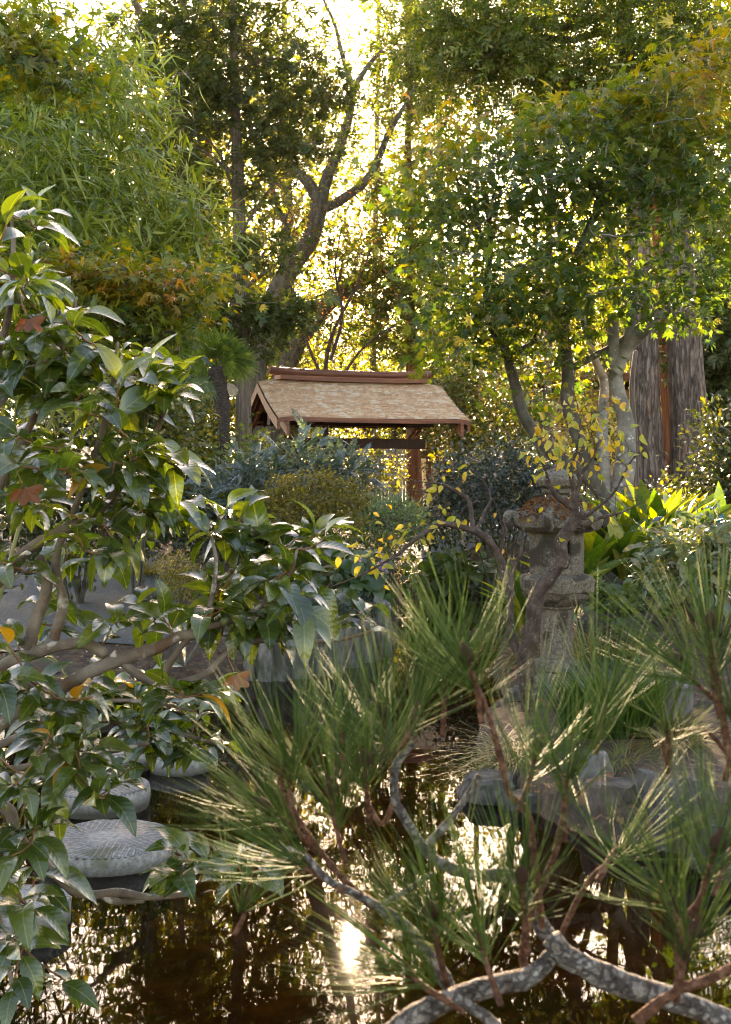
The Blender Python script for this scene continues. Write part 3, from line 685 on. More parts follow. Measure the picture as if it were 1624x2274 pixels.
# rocks of the right bank and the far bank: (px, py of the visible middle, Y, width px, height m, depth m, seed, material, top, label)
RK = [(1352, 1790, 5.75, 150, .42, .30, 101, 'rust', .62, 'block-shaped rock with rusty brown face and dry leaves lying on top'),
      (1316, 1745, 5.95, 70, .40, .20, 102, 'basalt', .8, 'slim grey rock leaning against the rusty block by the water'),
      (1500, 1828, 5.5, 170, .40, .32, 103, 'stone', None, 'rough dark boulder with lichen at the water beside the upright slab'),
      (1612, 1905, 5.1, 130, .35, .3, 104, 'stone', None, 'low grey boulder half cut by the picture edge, above the pond'),
      (1085, 1752, 6.25, 150, .28, .3, 105, 'stone', .6, 'low dark wet rock at the water under the creeping sedge'),
      (1180, 1790, 6.05, 130, .26, .25, 106, 'stone', .6, 'dark wet rock between the low rock and the rusty block'),
      (1335, 1402, 9.0, 95, .34, .3, 107, 'stone', None, 'smooth grey boulder under the ground cover beside the lantern shaft'),
      (1440, 1418, 8.9, 130, .36, .3, 108, 'stone', None, 'broad grey boulder with pale lichen behind the dark iris clump'),
      (1395, 1400, 9.3, 60, .30, .2, 109, 'stone', None, 'small dark boulder wedged between the two grey ones under ground cover'),
      (1530, 1310, 9.6, 120, .34, .3, 110, 'stone', .7, 'flat topped rock under the grey-green laurel leaves'),
      (1590, 1350, 8.6, 110, .30, .3, 111, 'stone', .5, 'weathered flat slab low under the laurel beside the pine needles'),
      (1345, 1298, 10.0, 80, .25, .2, 112, 'stone', None, 'dark round rock just below the yellow-green aspidistra leaves'),
      (1220, 1552, 8.1, 170, .30, .5, 113, 'stone', .55, 'dark flat rock at the foot of the stone lantern')]
for (px, py, Y, wpx, ht, dp, sd, mt_, top, lb) in RK:
    c = P(px, py, Y); rock('rock', lb, 'rock', (c[0], Y, c[2] - ht * .10), (wpx / F * Y * 1.12, dp * 1.2, ht * 1.25), sd, M[mt_], rz=.3 * ((sd * 7) % 5 - 2), top=top, sub=4, group='rocks along the pond banks')
for q, (px, py, Y, wpx, top, lb) in enumerate([(1440, 1905, 5.65, 62, 1716, 'tall upright dark slab standing between the rusty block and the boulder'), (1480, 1590, 6.9, 46, 1495, 'pale basalt post standing beside the dark iris clump'), (1512, 1585, 7.0, 50, 1520, 'lower pale basalt post standing behind the one by the iris')]):
    c = P(px, py, Y); post_stone('basalt_post', lb, (c[0], Y, c[2]), wpx / F * Y, (py - top) / F * Y, 70 + q, M['basalt'], 'single basalt posts on the bank')
FB = [(905, 1312, 42, 18), (945, 1308, 60, 22), (985, 1304, 34, 26), (1018, 1312, 38, 22), (1055, 1306, 46, 20), (1098, 1302, 90, 40), (1145, 1308, 60, 34)]
FL = ['small dark stone at the camellia end of the far water line', 'long flat stone on the far water line under the sedge', 'rounded stone in the middle of the far water line, darkest of the row', 'small pale stone on the far water line beside the dark rounded one',
      'grey stone on the far water line next to the big boulder', 'big dark boulder on the far water line below the sedge bank', 'rock at the lantern end of the far water line']
for q, ((px, py, wpx, hpx), lb) in enumerate(zip(FB, FL)):
    Y = 16.9 - .05 * q; c = P(px, py, Y); rock('rock', lb, 'rock', (c[0], Y, .03), (wpx / F * Y * 1.1, .4, hpx / F * Y * 2.), 130 + q, M['stone'], sub=2 if wpx < 60 else 3, group='stones along the far water line')
for q in range(8):
    x = -.5 + .36 * q; Y = 20.12 + .02 * (q % 3); o = rock('edging_stone', ['low edging stone of the gravel path at its shrub end', 'second edging stone along the far side of the gravel path', 'third edging stone along the gravel path, under the branch', 'fourth edging stone of the gravel path below the gate post',
        'edging stone midway along the gravel path behind the bare twigs', 'edging stone of the path just before the bare branch crosses', 'edging stone of the path next to the one nearest the lantern', 'edging stone of the path closest to the lantern roof'][q], 'edging stone', (x, Y, H(x, Y) + .03), (.36, .2, .17), 160 + q, M['stone'], sub=2, top=.6, group='stone edging along the gravel path')

# ---------------------------------------------------------------- the roofed gate
def gate():
    gx_, gy_ = -.22, 21.0; g0 = H(gx_, gy_); th = radians(21)
    T = thing('roofed_gate', 'red cedar gate with shingled gable roof and round ridge, standing among the shrubs', 'gate', (gx_, gy_, g0), th)
    ap, ev, hw, Lh = 3.11 - g0, 2.46 - g0, 1.10, 1.63
    def surf(x, t, side):
        """roof surface: x along the ridge, t from ridge to eave"""
        x = np.asarray(x, float); t = np.asarray(t, float)
        z = ap - (ap - ev) * t - .035 * np.sin(pi * t) + .03 * np.abs(x / Lh) ** 3 * t
        e = np.clip((np.abs(x) - (Lh - .34)) / .34, 0, 1); z = z - .045 * e ** 2
        return np.stack([x, side * -hw * t + 0 * x, z], -1)
    rng = np.random.default_rng(5)
    xs = np.linspace(-Lh, Lh, 41); NC = 29
    for k in range(NC):
        t0, t1 = k / NC, (k + 1) / NC; a = Acc()
        wav = .0035 * fbm(np.stack([xs * 7, xs * 0 + k * 3.1, xs * 0], -1), 8) / hw
        up = surf(xs, np.full_like(xs, max(t0 - .012, 0)), 1) + (0, 0, .004)
        fr_ = surf(xs, t1 + wav, 1) + (0, 0, .026); fr_[:, 2] += .002 * rng.normal(size=len(xs)); lo = surf(xs, t1 + wav, 1) + (0, 0, .001)
        n = len(xs); ii = np.arange(n - 1); v = np.vstack([up, fr_, fr_, lo])
        a.add(v, None, np.concatenate([np.stack([ii, n + ii, n + ii + 1, ii + 1], -1), np.stack([2 * n + ii, 3 * n + ii, 3 * n + ii + 1, 2 * n + ii + 1], -1)]))
        a.build('shingle_course', M['shingle'], T)
    for side in (1, -1):                                       # boarding under the shingles; the rear slope carries its own roof skin
        a = Acc(); ts = np.linspace(0, 1, 9); Xs, Ts = np.meshgrid(xs, ts); n = len(xs)
        top = surf(Xs, Ts, side).reshape(-1, 3) + (0, 0, 0.0 if side == 1 else .012); bot = surf(Xs, Ts, side).reshape(-1, 3) - (0, 0, .045); m_ = len(top)
        i, j = np.meshgrid(np.arange(n - 1), np.arange(8)); k = (j * n + i).ravel(); q = np.stack([k, k + n, k + n + 1, k + 1], -1)
        a.add(np.vstack([top, bot]), None, np.concatenate([q, q[:, ::-1] + m_]))
        a.build('roof_boarding' if side == 1 else 'rear_roof_slope', M['wood_dark'] if side == 1 else M['shingle'], T)
        pts = surf(xs, np.full_like(xs, 1.0), side); a = Acc()
        for d0, d1, yo in ((.0, .052, .012),):
            v = np.vstack([pts + (0, side * -yo, -d0), pts + (0, side * -yo, -d1 - .02), pts + (0, side * .03, -d1 - .02), pts + (0, side * .03, -d0)])
            ii = np.arange(n - 1); a.add(v, None, np.concatenate([np.stack([r0 * n + ii, r1 * n + ii, r1 * n + ii + 1, r0 * n + ii + 1], -1) for r0, r1 in ((0, 1), (1, 2), (2, 3), (3, 0))]))
        a.build('eave_board', M['wood_red'], T, flat=True)
        for e in (-1, 1):                                      # barge boards, an outer and a deeper inner pair at each gable
            for nm, xo, dt, dz, tk, o0 in (('barge_board', Lh - .01, .15, .0, .05, -.012), ('inner_barge_board', Lh - .15, .19, -.05, .05, -.05)):
                a = Acc(); ts = np.linspace(0, 1.0 if nm == 'barge_board' else 1.04, 12); p = surf(np.full_like(ts, e * xo), ts, side)
                dd_ = dt * (1 + .15 * ts); v = []
                for (dx, zz) in ((-tk / 2, o0), (tk / 2, o0), (tk / 2, 1), (-tk / 2, 1)):
                    q = p.copy(); q[:, 0] += dx; q[:, 2] += (o0 if zz != 1 else o0 - dd_); v.append(q)
                v = np.vstack(v); n2 = len(ts); ii = np.arange(n2 - 1)
                f4 = np.concatenate([np.stack([r0 * n2 + ii, r1 * n2 + ii, r1 * n2 + ii + 1, r0 * n2 + ii + 1], -1) for r0, r1 in ((0, 1), (1, 2), (2, 3), (3, 0))])
                f4 = np.vstack([f4, [(n2 - 1, 2 * n2 - 1, 3 * n2 - 1, 4 * n2 - 1)]])
                a.add(v, None, f4); a.build(nm, M['wood_red'], T, flat=True)
    # ridge: a flat board and the round log on it, both a little swept up at the ends
    a = Acc(); x2 = np.linspace(-1.30, 1.30, 15)
    p = np.stack([x2, 0 * x2, ap + .035 + .02 * (np.abs(x2) / 1.3) ** 2], -1); v = np.vstack([p + (0, -.17, -.045), p + (0, .17, -.045), p + (0, .17, .03), p + (0, -.17, .03)]); n = len(x2); ii = np.arange(n - 1)
    a.add(v, None, np.vstack([np.concatenate([np.stack([r0 * n + ii, r0 * n + ii + 1, r1 * n + ii + 1, r1 * n + ii], -1) for r0, r1 in ((0, 1), (1, 2), (2, 3), (3, 0))]), [(0, n, 2 * n, 3 * n), (n - 1, 4 * n - 1, 3 * n - 1, 2 * n - 1)]]))
    a.build('ridge_board', M['wood_red'], T, flat=True)
    a = Acc(); x2 = np.linspace(-1.42, 1.42, 15); p = np.stack([x2, 0 * x2, ap + .125 + .03 * (np.abs(x2) / 1.4) ** 3], -1)
    tubes(a, p, np.full(15, .068), 12); tubes(a, p[:2][::-1] + (-.001, 0, 0), np.array([.068, .066]), 12); a.build('ridge_log', M['wood_red'], T)
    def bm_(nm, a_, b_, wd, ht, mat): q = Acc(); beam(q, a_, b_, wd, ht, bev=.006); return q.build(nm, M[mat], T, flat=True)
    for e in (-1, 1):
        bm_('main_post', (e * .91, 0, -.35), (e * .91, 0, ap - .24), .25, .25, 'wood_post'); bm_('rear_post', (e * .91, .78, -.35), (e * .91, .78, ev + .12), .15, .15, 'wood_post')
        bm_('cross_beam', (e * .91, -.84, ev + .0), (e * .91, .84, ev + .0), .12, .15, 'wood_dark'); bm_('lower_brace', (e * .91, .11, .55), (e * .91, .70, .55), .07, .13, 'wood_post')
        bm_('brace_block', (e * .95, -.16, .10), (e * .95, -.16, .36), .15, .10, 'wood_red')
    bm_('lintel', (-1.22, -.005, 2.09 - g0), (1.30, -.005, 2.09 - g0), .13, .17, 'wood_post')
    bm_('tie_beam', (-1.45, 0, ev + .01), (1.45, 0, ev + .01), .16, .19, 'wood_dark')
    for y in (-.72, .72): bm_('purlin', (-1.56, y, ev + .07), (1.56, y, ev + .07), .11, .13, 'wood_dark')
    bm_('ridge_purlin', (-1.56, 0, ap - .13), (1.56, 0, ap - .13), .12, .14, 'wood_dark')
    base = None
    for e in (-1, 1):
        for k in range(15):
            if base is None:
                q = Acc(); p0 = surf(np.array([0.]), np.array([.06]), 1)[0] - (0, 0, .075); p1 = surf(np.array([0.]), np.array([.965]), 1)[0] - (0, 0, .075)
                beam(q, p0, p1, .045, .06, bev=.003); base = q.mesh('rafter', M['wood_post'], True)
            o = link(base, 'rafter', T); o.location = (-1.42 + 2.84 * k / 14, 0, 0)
            if e == 1: o.scale = (1, -1, 1)
    return T
gate()

# ---------------------------------------------------------------- stone lantern
def lathe(acc, prof, n=32, ph=0., poly=0, c=(0, 0)):
    """profile of (radius, z); poly > 0 makes it an n-sided prism with straight sides"""
    an = np.arange(n) / n * 2 * pi + ph; V = []
    for r, z in prof:
        rr = np.full(n, r)
        if poly: s = 2 * pi / poly; rr = r * np.cos(s / 2) / np.cos(((an - ph) % s) - s / 2)
        V.append(np.stack([c[0] + np.cos(an) * rr, c[1] + np.sin(an) * rr, np.full(n, z)], -1))
    K = len(prof); V = np.vstack(V + [np.array([[c[0], c[1], prof[0][1]], [c[0], c[1], prof[-1][1]]])]); ii = np.arange(n); i2 = (ii + 1) % n
    f4 = np.concatenate([np.stack([k * n + ii, k * n + i2, (k + 1) * n + i2, (k + 1) * n + ii], -1) for k in range(K - 1)])
    f3 = np.concatenate([np.stack([i2, ii, np.full(n, K * n)], -1), np.stack([(K - 1) * n + ii, (K - 1) * n + i2, np.full(n, K * n + 1)], -1)])
    acc.add(V, f3, f4)
def weather(acc, amp, sc_, seed):
    for q, v in enumerate(acc.v): acc.v[q] = v + amp * np.stack([fbm(v * sc_, seed), fbm(v * sc_, seed + 5), fbm(v * sc_, seed + 9)], -1)

def lantern():
    Y = 8.4; k = Y / F; x0 = (1237 - CX) * k; zz = lambda py: CAMZ - (py - HZ) * k - .02
    T = thing('stone_lantern', 'old grey stone lantern with mossy curled roof standing at the edge of the pond', 'stone lantern', (x0, Y, .02), radians(12))
    mt = M['lantern']; sd = 0
    def part(nm, prof, n, poly=0, ph=0., amp=.003, mat=None):
        a = Acc(30); lathe(a, prof, n, ph, poly); weather(a, amp * .6, 26, len(nm)); return a.build(nm, mat or mt, T)
    part('foot', [(.20, -.15), (.21, .0), (.205, zz(1512)), (.15, zz(1503))], 36, 6)
    part('shaft', [(.118, zz(1512)), (.116, zz(1490)), (.135, zz(1486)), (.142, zz(1474)), (.135, zz(1464)), (.110, zz(1460)), (.107, zz(1400)), (.108, zz(1352)), (.125, zz(1348)), (.128, zz(1340)), (.112, zz(1336))], 32)
    # lotus ring and hexagonal platform
    a = Acc(28); lathe(a, [(.115, zz(1346)), (.15, zz(1340)), (.205, zz(1325)), (.22, zz(1314))], 48, 0)
    v = a.v[0]; an = np.arctan2(v[:, 1], v[:, 0]); rr = np.hypot(v[:, 0], v[:, 1]); s = 1 + .05 * np.abs(np.sin(an * 6)) * (rr > .13); v[:, 0] *= s; v[:, 1] *= s
    weather(a, .003, 12, 3); a.build('lotus_ring', mt, T)
    part('platform', [(.235, zz(1318)), (.262, zz(1310)), (.268, zz(1284)), (.258, zz(1279)), (.20, zz(1274)), (.18, zz(1273))], 48, 6, .3, .004)
    # light chamber: six walls, front and back walls open
    a = Acc(30); R = .192; z0, z1 = zz(1274), zz(1176); ap_ = R * cos(pi / 6); sw = R
    for q in range(6):
        an = pi / 6 + q * pi / 3 - pi / 2 - pi / 6; n = np.array((cos(an), sin(an), 0)); t = np.array((-sin(an), cos(an), 0)); Rm = np.stack([t, n, (0, 0, 1)], 1); c0 = n * (ap_ - .022)
        def slab(u0, u1, za, zb): box(a, c0 + t * (u0 + u1) / 2 + np.array((0, 0, (za + zb) / 2)), (u1 - u0, .044, zb - za), R=Rm, bev=.005)
        h = sw / 2
        if q in (0, 3):
            slab(-h, -.034, z0, z1); slab(.034, h, z0, z1); slab(-.034, .034, z0, zz(1228)); slab(-.034, .034, zz(1198), z1)
        else:
            slab(-h, h, z0, z1)
    weather(a, .0025, 14, 6); a.build('light_chamber', mt, T)
    # roof: six drooping sides ending in curls
    n = 72; an = np.arange(n) / n * 2 * pi; cor = np.cos(3 * an) ** 2; V = []
    prof = [(.20, zz(1181), 0), (.235, zz(1180), 0), (.285, zz(1168), .5), (.29, zz(1155), .8), (.255, zz(1144), .7), (.20, zz(1126), .35), (.14, zz(1114), .1), (.09, zz(1109), 0), (.085, zz(1107), 0)]
    for r, z, c in prof:
        rr = r * (1 + .15 * cor ** 3 * c - .03 * c); V.append(np.stack([np.cos(an) * rr, np.sin(an) * rr, z + .03 * c * cor ** 4 * (1 if r > .2 else .3)], -1))
    K = len(prof); V = np.vstack(V + [np.array([[0, 0, prof[0][1]], [0, 0, prof[-1][1]]])]); ii = np.arange(n); i2 = (ii + 1) % n
    a = Acc(32); a.add(V, np.concatenate([np.stack([i2, ii, np.full(n, K * n)], -1), np.stack([(K - 1) * n + ii, (K - 1) * n + i2, np.full(n, K * n + 1)], -1)]), np.concatenate([np.stack([q * n + ii, q * n + i2, (q + 1) * n + i2, (q + 1) * n + ii], -1) for q in range(K - 1)]))
    weather(a, .003, 12, 8); rf = a.build('roof', mt, T)
    for q in range(6):                                         # curls
        an_ = q * pi / 3; a = Acc(); s = np.linspace(0, 1, 12); ang = -1.3 + 4.6 * s; rad = .040 * (1 - .35 * s)
        pr = .315 + np.cos(ang - .4) * rad * .9; pz = zz(1160) + .02 + np.sin(ang) * rad + .012 * s
        p = np.stack([np.cos(an_) * pr, np.sin(an_) * pr, pz], -1); tubes(a, p, .034 - .010 * s, 8); weather(a, .003, 14, q); o = a.build('curl', mt, rf)
    # orange moss and dead needles lie on the roof
    a = Acc(); r = np.random.default_rng(9); nn = 1300; th = r.random(nn) * 2 * pi; rad = .10 + .19 * r.random(nn) ** .8
    keep = .25 + vnoise(np.stack([np.cos(th) * 4 * rad * 3, np.sin(th) * 4 * rad * 3, rad * 0], -1), 4) + .35 * np.cos(th - 3.9) > -.05; th, rad = th[keep], rad[keep]
    z = np.interp(rad, [.085, .14, .20, .255, .29], [zz(1107), zz(1114), zz(1126), zz(1144), zz(1153)]) + .006
    pos = np.stack([np.cos(th) * rad, np.sin(th) * rad, z], -1); scatter(a, kite(.16), pos, unit(r.normal(size=pos.shape) + np.stack([np.cos(th), np.sin(th), -.2 + 0 * th], -1)), unit(r.normal(size=pos.shape) * .5 + (0, 0, 1)), .025 + .03 * r.random(len(pos)))
    a.build('moss', M['moss'], rf, kind='stuff')
    part('neck', [(.075, zz(1110)), (.075, zz(1098)), (.10, zz(1094)), (.105, zz(1088)), (.095, zz(1085))], 28)
    part('jewel', [(.085, zz(1087)), (.128, zz(1078)), (.140, zz(1066)), (.125, zz(1054)), (.075, zz(1047)), (.045, zz(1041)), (.026, zz(1033)), (.008, zz(1026))], 28)
    return T
lantern()

# ---------------------------------------------------------------- bird statue and turquoise statue among the laurels
def bird():
    Y = 10.2; k = Y / F; c = on(1452, Y)
    T = thing('bird_statue', 'grey metal bird statue with long beak stretched out over the laurel leaves', 'statue', c)
    L_ = lambda px, py: np.array(((px - 1452) * k, 0, CAMZ - (py - HZ) * k - c[2]))
    a = Acc(); p = catmull([L_(1452, 1196) - (0, 0, .25), L_(1448, 1200), L_(1447, 1175), L_(1456, 1158), L_(1470, 1153)], 14); tubes(a, p, np.array([.075, .07, .06, .05, .04, .032, .028, .026, .026, .028, .031, .033, .03, .024]), 10); a.build('neck', M['bird'], T)
    a = Acc(); p = catmull([L_(1462, 1155), L_(1480, 1151), L_(1500, 1147), L_(1516, 1144)], 10); tubes(a, p, np.array([.024, .024, .02, .015, .012, .010, .008, .007, .005, .003]), 8); a.build('beak', M['bird'], T)
    for s in (-1, 1):
        a = Acc(); v, f = ICO2; a.add(v * .006 + L_(1463, 1152) + (0, s * .024, 0), f); a.build('eye', M['black'], T)
M['bird'] = rough_mat('bronze_grey', [(.06, .07, .085), (.10, .115, .135), (.16, .18, .20)], 20, .45, .2, .003, spec=.5)
M['black'] = rough_mat('black_glaze', [(.008, .006, .010), (.016, .012, .022), (.04, .025, .05)], 9, .2, .1, .002, spec=.6)
M['teal'] = rough_mat('turquoise_glaze', [(.012, .10, .12), (.025, .20, .22), (.05, .30, .32)], 25, .3, .2, .002, spec=.6, rand=.3)
bird()
def knob_statue():
    Y = 10.6; k = Y / F; c = on(1578, Y)
    zc = CAMZ - (1156 - HZ) * k - c[2]
    T = thing('round_statue', 'small turquoise statue with black glossy face and knobbly back behind the laurels', 'statue', c)
    a = Acc(); v, f = ICO3; v = v * (1 + .12 * fbm(v * 2, 3)[:, None]); a.add(v * (.085, .07, .085) + (-.03, 0, zc), f); a.build('face', M['black'], T)
    a = Acc(); lathe(a, [(.05, -.05), (.04, zc * .5), (.06, zc - .05)], 16); a.build('stand', M['black'], T)
    r = np.random.default_rng(2); kn = None
    for q in range(46):
        u = unit(np.array((r.random() * 1.3 - .25, -r.random() * 1.2 + .15, r.normal() * .8))); 
        if u[0] < -.1 and u[2] < .55: continue
        if kn is None: b = Acc(); b.add(ICO2[0] * (1, 1, 1.15), ICO2[1]); kn = b.mesh('knob', M['teal'])
        o = link(kn, 'knob', T); o.location = tuple(np.array((.0, 0, zc)) + u * (.10, .085, .10)); s = .016 + .009 * r.random(); o.scale = (s, s, s)
    for s in (-1, 1):
        a = Acc(); tubes(a, np.array([(-.04 + s * .025, -.05, zc + .06), (-.045 + s * .045, -.06, zc + .10), (-.03 + s * .05, -.055, zc + .125)]), np.array([.016, .012, .004]), 7); a.build('horn', M['black'], T)
knob_statue()

# ---------------------------------------------------------------- wooden rail at the left, tea house and screen fence behind
def rail():
    c = on(398, 14.6); T = thing('wooden_rail', 'weathered dark bridge rail with square post and two curved bars by the shrubs', 'bridge rail', c)
    k = 14.6 / F; L_ = lambda px, py, dy=0: np.array(((px - 398) * k, dy, CAMZ - (py - HZ) * k - c[2]))
    a = Acc(); beam(a, (0, 0, -.2), L_(398, 1121), .115, .115, bev=.01); a.build('post', M['grey_wood'], T, flat=True)
    for (q, dz) in ((0, 0), (1, 52)):
        a = Acc(); p = catmull([L_(402, 1140 + dz), L_(425, 1122 + dz, .3), L_(455, 1113 + dz, .8), L_(490, 1114 + dz, 1.4)], 12); tubes(a, p, np.full(12, .035), 6); a.build('curved_bar', M['grey_wood'], T)
rail()
def house():
    Y = 31.; k = Y / F; x0 = (948 - CX) * k; g = H(x0 + 2, Y); T = thing('tea_house', 'ochre walled tea house with timber posts half hidden behind the gate and shrubs', 'building', (x0, Y, g))
    z = lambda py: CAMZ - (py - HZ) * k - g
    def b(nm, c, s, mt, par=T): a = Acc(); box(a, c, s, bev=.01); return a.build(nm, M[mt], par, flat=True)
    b('wall', (3., 1.6, 1.1), (6, 3, 3.2), 'plaster')
    for q in range(9): b('timber_post', (.05 + .72 * q, .06, 1.15), (.13, .13, 3.3), 'wood_red')
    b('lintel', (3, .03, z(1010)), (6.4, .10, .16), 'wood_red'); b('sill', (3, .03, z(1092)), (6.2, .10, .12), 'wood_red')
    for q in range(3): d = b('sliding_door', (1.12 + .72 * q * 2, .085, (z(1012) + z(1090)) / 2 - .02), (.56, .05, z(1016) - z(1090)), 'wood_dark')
    rf = b('roof', (3, 1.2, 2.95), (7.4, 4.6, .14), 'roof_tile'); b('eave_board', (3, -1.12, 2.93), (7.4, .05, .2), 'wood_red', rf)
house()
def fence():
    Y = 27.; k = Y / F; x0, x1 = (790 - CX) * k, (905 - CX) * k; g = H(0, Y); T = thing('screen_fence', 'pale screen fence with thin upright slats seen under the gate lintel', 'fence', (x0, Y, g))
    base = None; n = 16
    for q in range(n):
        if base is None: a = Acc(); box(a, (0, 0, .75), (.055, .03, 1.5), bev=.004); base = a.mesh('slat', M['screen'], True)
        o = link(base, 'slat', T); o.location = ((x1 - x0) * q / (n - 1), 0, .05)
    for zz_ in (.35, 1.35): a = Acc(); box(a, ((x1 - x0) / 2, .035, zz_), (x1 - x0 + .1, .04, .07), bev=.004); a.build('cross_bar', M['grey_wood'], T, flat=True)
fence()
# ---------------------------------------------------------------- trees
def px_path(pts, Y):
    return [P(p[0], p[1], Y + (p[2] if len(p) > 2 else 0)) for p in pts]

def tree(name, label, cat, limbs, targets, leaf, seed, bark_mat, leaf_m, Y, per=24, spread=.22, flat=.7, size=.06, sizevar=.35, twig=(.003, .010), droop=.15, up=.6, tint=None, group=None, arch=.10, K=6, base=None, wob=.08, sides=4, rmax=None, along=0, sides_l=9, bare=None, nrm=.45):
    """a tree = trunk (with limbs and twigs) + crown. limbs: (pixel polyline, r0, r1, flare); targets: twig ends in world space"""
    rng = np.random.default_rng(seed); a = Acc(); nodes = []; extra = []
    b = base if base is not None else None
    for q, lb in enumerate(limbs):
        pts, r0, r1 = lb[:3]; fl = lb[3] if len(lb) > 3 else 0
        w3 = px_path(pts, Y)
        if q == 0 and b is None: b = np.array((w3[0][0], w3[0][1], H(w3[0][0], w3[0][1])))
        tgt = a if len(lb) < 5 else Acc()
        p, r = limb(tgt, w3, r0, r1, n=max(14, 6 * len(pts)), sides=sides_l, seed=seed + q, flare=fl, rough=.10); nodes.append(p[max(2, len(p) // 6):])
        if len(lb) > 4: extra.append((tgt, lb[4]))
    nodes = np.vstack(nodes)
    T = thing(name, label, cat, b, 0, group)
    d = grow(a, nodes, targets, rng, twig[0], twig[1], arch, sides, K, wob, rmax)
    if bare is not None: grow(a, nodes, bare, rng, twig[0] * .7, twig[1] * .8, .04, 3, 8, .13, rmax)
    for v in a.v: v -= b
    a.build('trunk', bark_mat, T)
    for ac, mt in extra:
        for v in ac.v: v -= b
        ac.build('limb', mt, T)
    if leaf is not None:
        n = len(targets); c = Acc()
        pos, dr = around(rng, targets, d, per, np.full(n, spread) if np.isscalar(spread) else spread, flat)
        dr = unit(dr * (1, 1, .6) + (0, 0, -droop)); nr = unit(rng.normal(0, nrm, dr.shape) + (0, 0, up)); sz = size * (1 + sizevar * rng.normal(size=len(pos))).clip(.4, 2)
        tn = None
        if tint is not None: tn = np.clip(tint(pos) + .12 * np.repeat(rng.normal(size=n), per) + .05 * rng.normal(size=len(pos)), .001, 1)
        scatter(c, leaf, pos - b, dr, nr, sz, tn); c.build('crown', leaf_m, T, kind='stuff')
    return T

rng = np.random.default_rng(11)

# live oak with the big curving trunk, and its partner leaning the other way
LT = blobs(np.random.default_rng(1), [(700, 330, 24, 120, 120, 2, 40), (770, 230, 24, 130, 130, 2, 50), (640, 120, 24, 110, 100, 2, 32), (540, 60, 24, 120, 110, 2, 50), (860, 330, 24.5, 110, 90, 2, 44), (900, 420, 25, 110, 110, 2, 40), (760, 520, 25, 130, 120, 2, 50),
    (640, 480, 24, 60, 80, 1.5, 26), (700, 20, 24, 120, 90, 2, 28), (720, -150, 24, 90, 70, 2, 8), (540, -120, 24, 120, 90, 2, 30), (830, 640, 26, 160, 100, 2, 56), (720, 750, 26, 130, 60, 2, 50), (870, 760, 27, 120, 60, 2, 36), (1080, 220, 25, 50, 80, 1.5, 6), (1040, 120, 26, 90, 120, 1.5, 34), (960, 60, 26, 60, 100, 1.5, 20), (800, 430, 25, 150, 120, 2, 60), (690, 600, 25, 90, 90, 2, 40), (960, 330, 25, 70, 90, 2, 24), (840, 60, 24, 70, 90, 2, 24), (800, 200, 25, 130, 160, 2, 70), (930, 180, 25, 80, 150, 2, 50), (730, 360, 25, 80, 120, 2, 40)])
oak_limbs = [([(552, 1150), (556, 1000), (563, 860), (598, 690), (650, 588), (690, 530), (712, 452)], .25, .155, .12),
             ([(712, 455), (682, 402), (640, 372), (606, 362), (570, 320), (545, 240)], .125, .05), ([(712, 460), (725, 400), (752, 330), (775, 260), (786, 200), (815, 150), (850, 110)], .13, .035),
             ([(712, 468), (765, 440), (822, 390), (862, 300), (890, 250), (925, 190)], .11, .03), ([(640, 600), (636, 520), (640, 500), (622, 470), (605, 420), (592, 360)], .10, .035),
             ([(786, 200), (760, 120), (742, 50), (700, -40)], .06, .02), ([(822, 388), (880, 380), (950, 340)], .05, .015)]
tree('live_oak', 'tall live oak with thick curving forked trunk rising behind the gate roof', 'tree', oak_limbs, LT, oval(.22, .05, -.1, 2), 21, M['bark_oak'], M['l_oak'], 24, per=24, spread=.5, size=.085, flat=.75, twig=(.006, .014), up=.5, bare=blobs(np.random.default_rng(101), [(700, 400, 24, 200, 250, 2, 60), (850, 250, 24.5, 120, 150, 2, 30)]))
LT = blobs(np.random.default_rng(2), [(760, 720, 26, 150, 70, 2, 50), (950, 560, 26, 90, 90, 2, 40), (860, 660, 26, 110, 90, 2, 40), (1010, 470, 26, 80, 70, 2, 20)])
tree('live_oak', 'dark leaning oak crossing low behind the gate from left to upper right', 'tree', [([(585, 1149), (612, 900), (642, 800), (690, 715), (760, 650), (842, 602), (905, 582), (950, 525), (985, 450)], .22, .07, .1), ([(640, 805), (720, 700), (745, 660), (760, 590)], .08, .03)], LT, oval(.22, .05, -.1, 2), 22, M['bark_oak'], M['l_oak'], 25.5, per=26, spread=.45, size=.085, twig=(.006, .014), up=.5)

bt = blobs(np.random.default_rng(12), [(760, 560, 22.3, 120, 130, .8, 70), (700, 700, 22.3, 130, 80, .8, 50), (640, 480, 22.3, 60, 100, .6, 30), (860, 480, 22.3, 60, 100, .6, 20), (900, 680, 22.6, 110, 60, .6, 30)])
tree('bare_tree', 'nearly bare many-stemmed tree with pale thin twigs just behind the gate ridge', 'tree', [([(730, 1145), (722, 850), (740, 740), (790, 640), (830, 540)], .05, .012, .03), ([(722, 850), (690, 780), (650, 660), (640, 520)], .035, .008), ([(735, 800), (760, 700), (745, 600), (760, 500)], .035, .008), ([(722, 900), (800, 780), (880, 720), (950, 690)], .03, .006)],
     bt, kite(.2), 19, M['bark_twig'], M['l_red'], 22.3, per=5, spread=.18, size=.06, twig=(.003, .008), arch=.03, wob=.10, bare=blobs(np.random.default_rng(13), [(750, 620, 22.3, 160, 160, .9, 120)]))

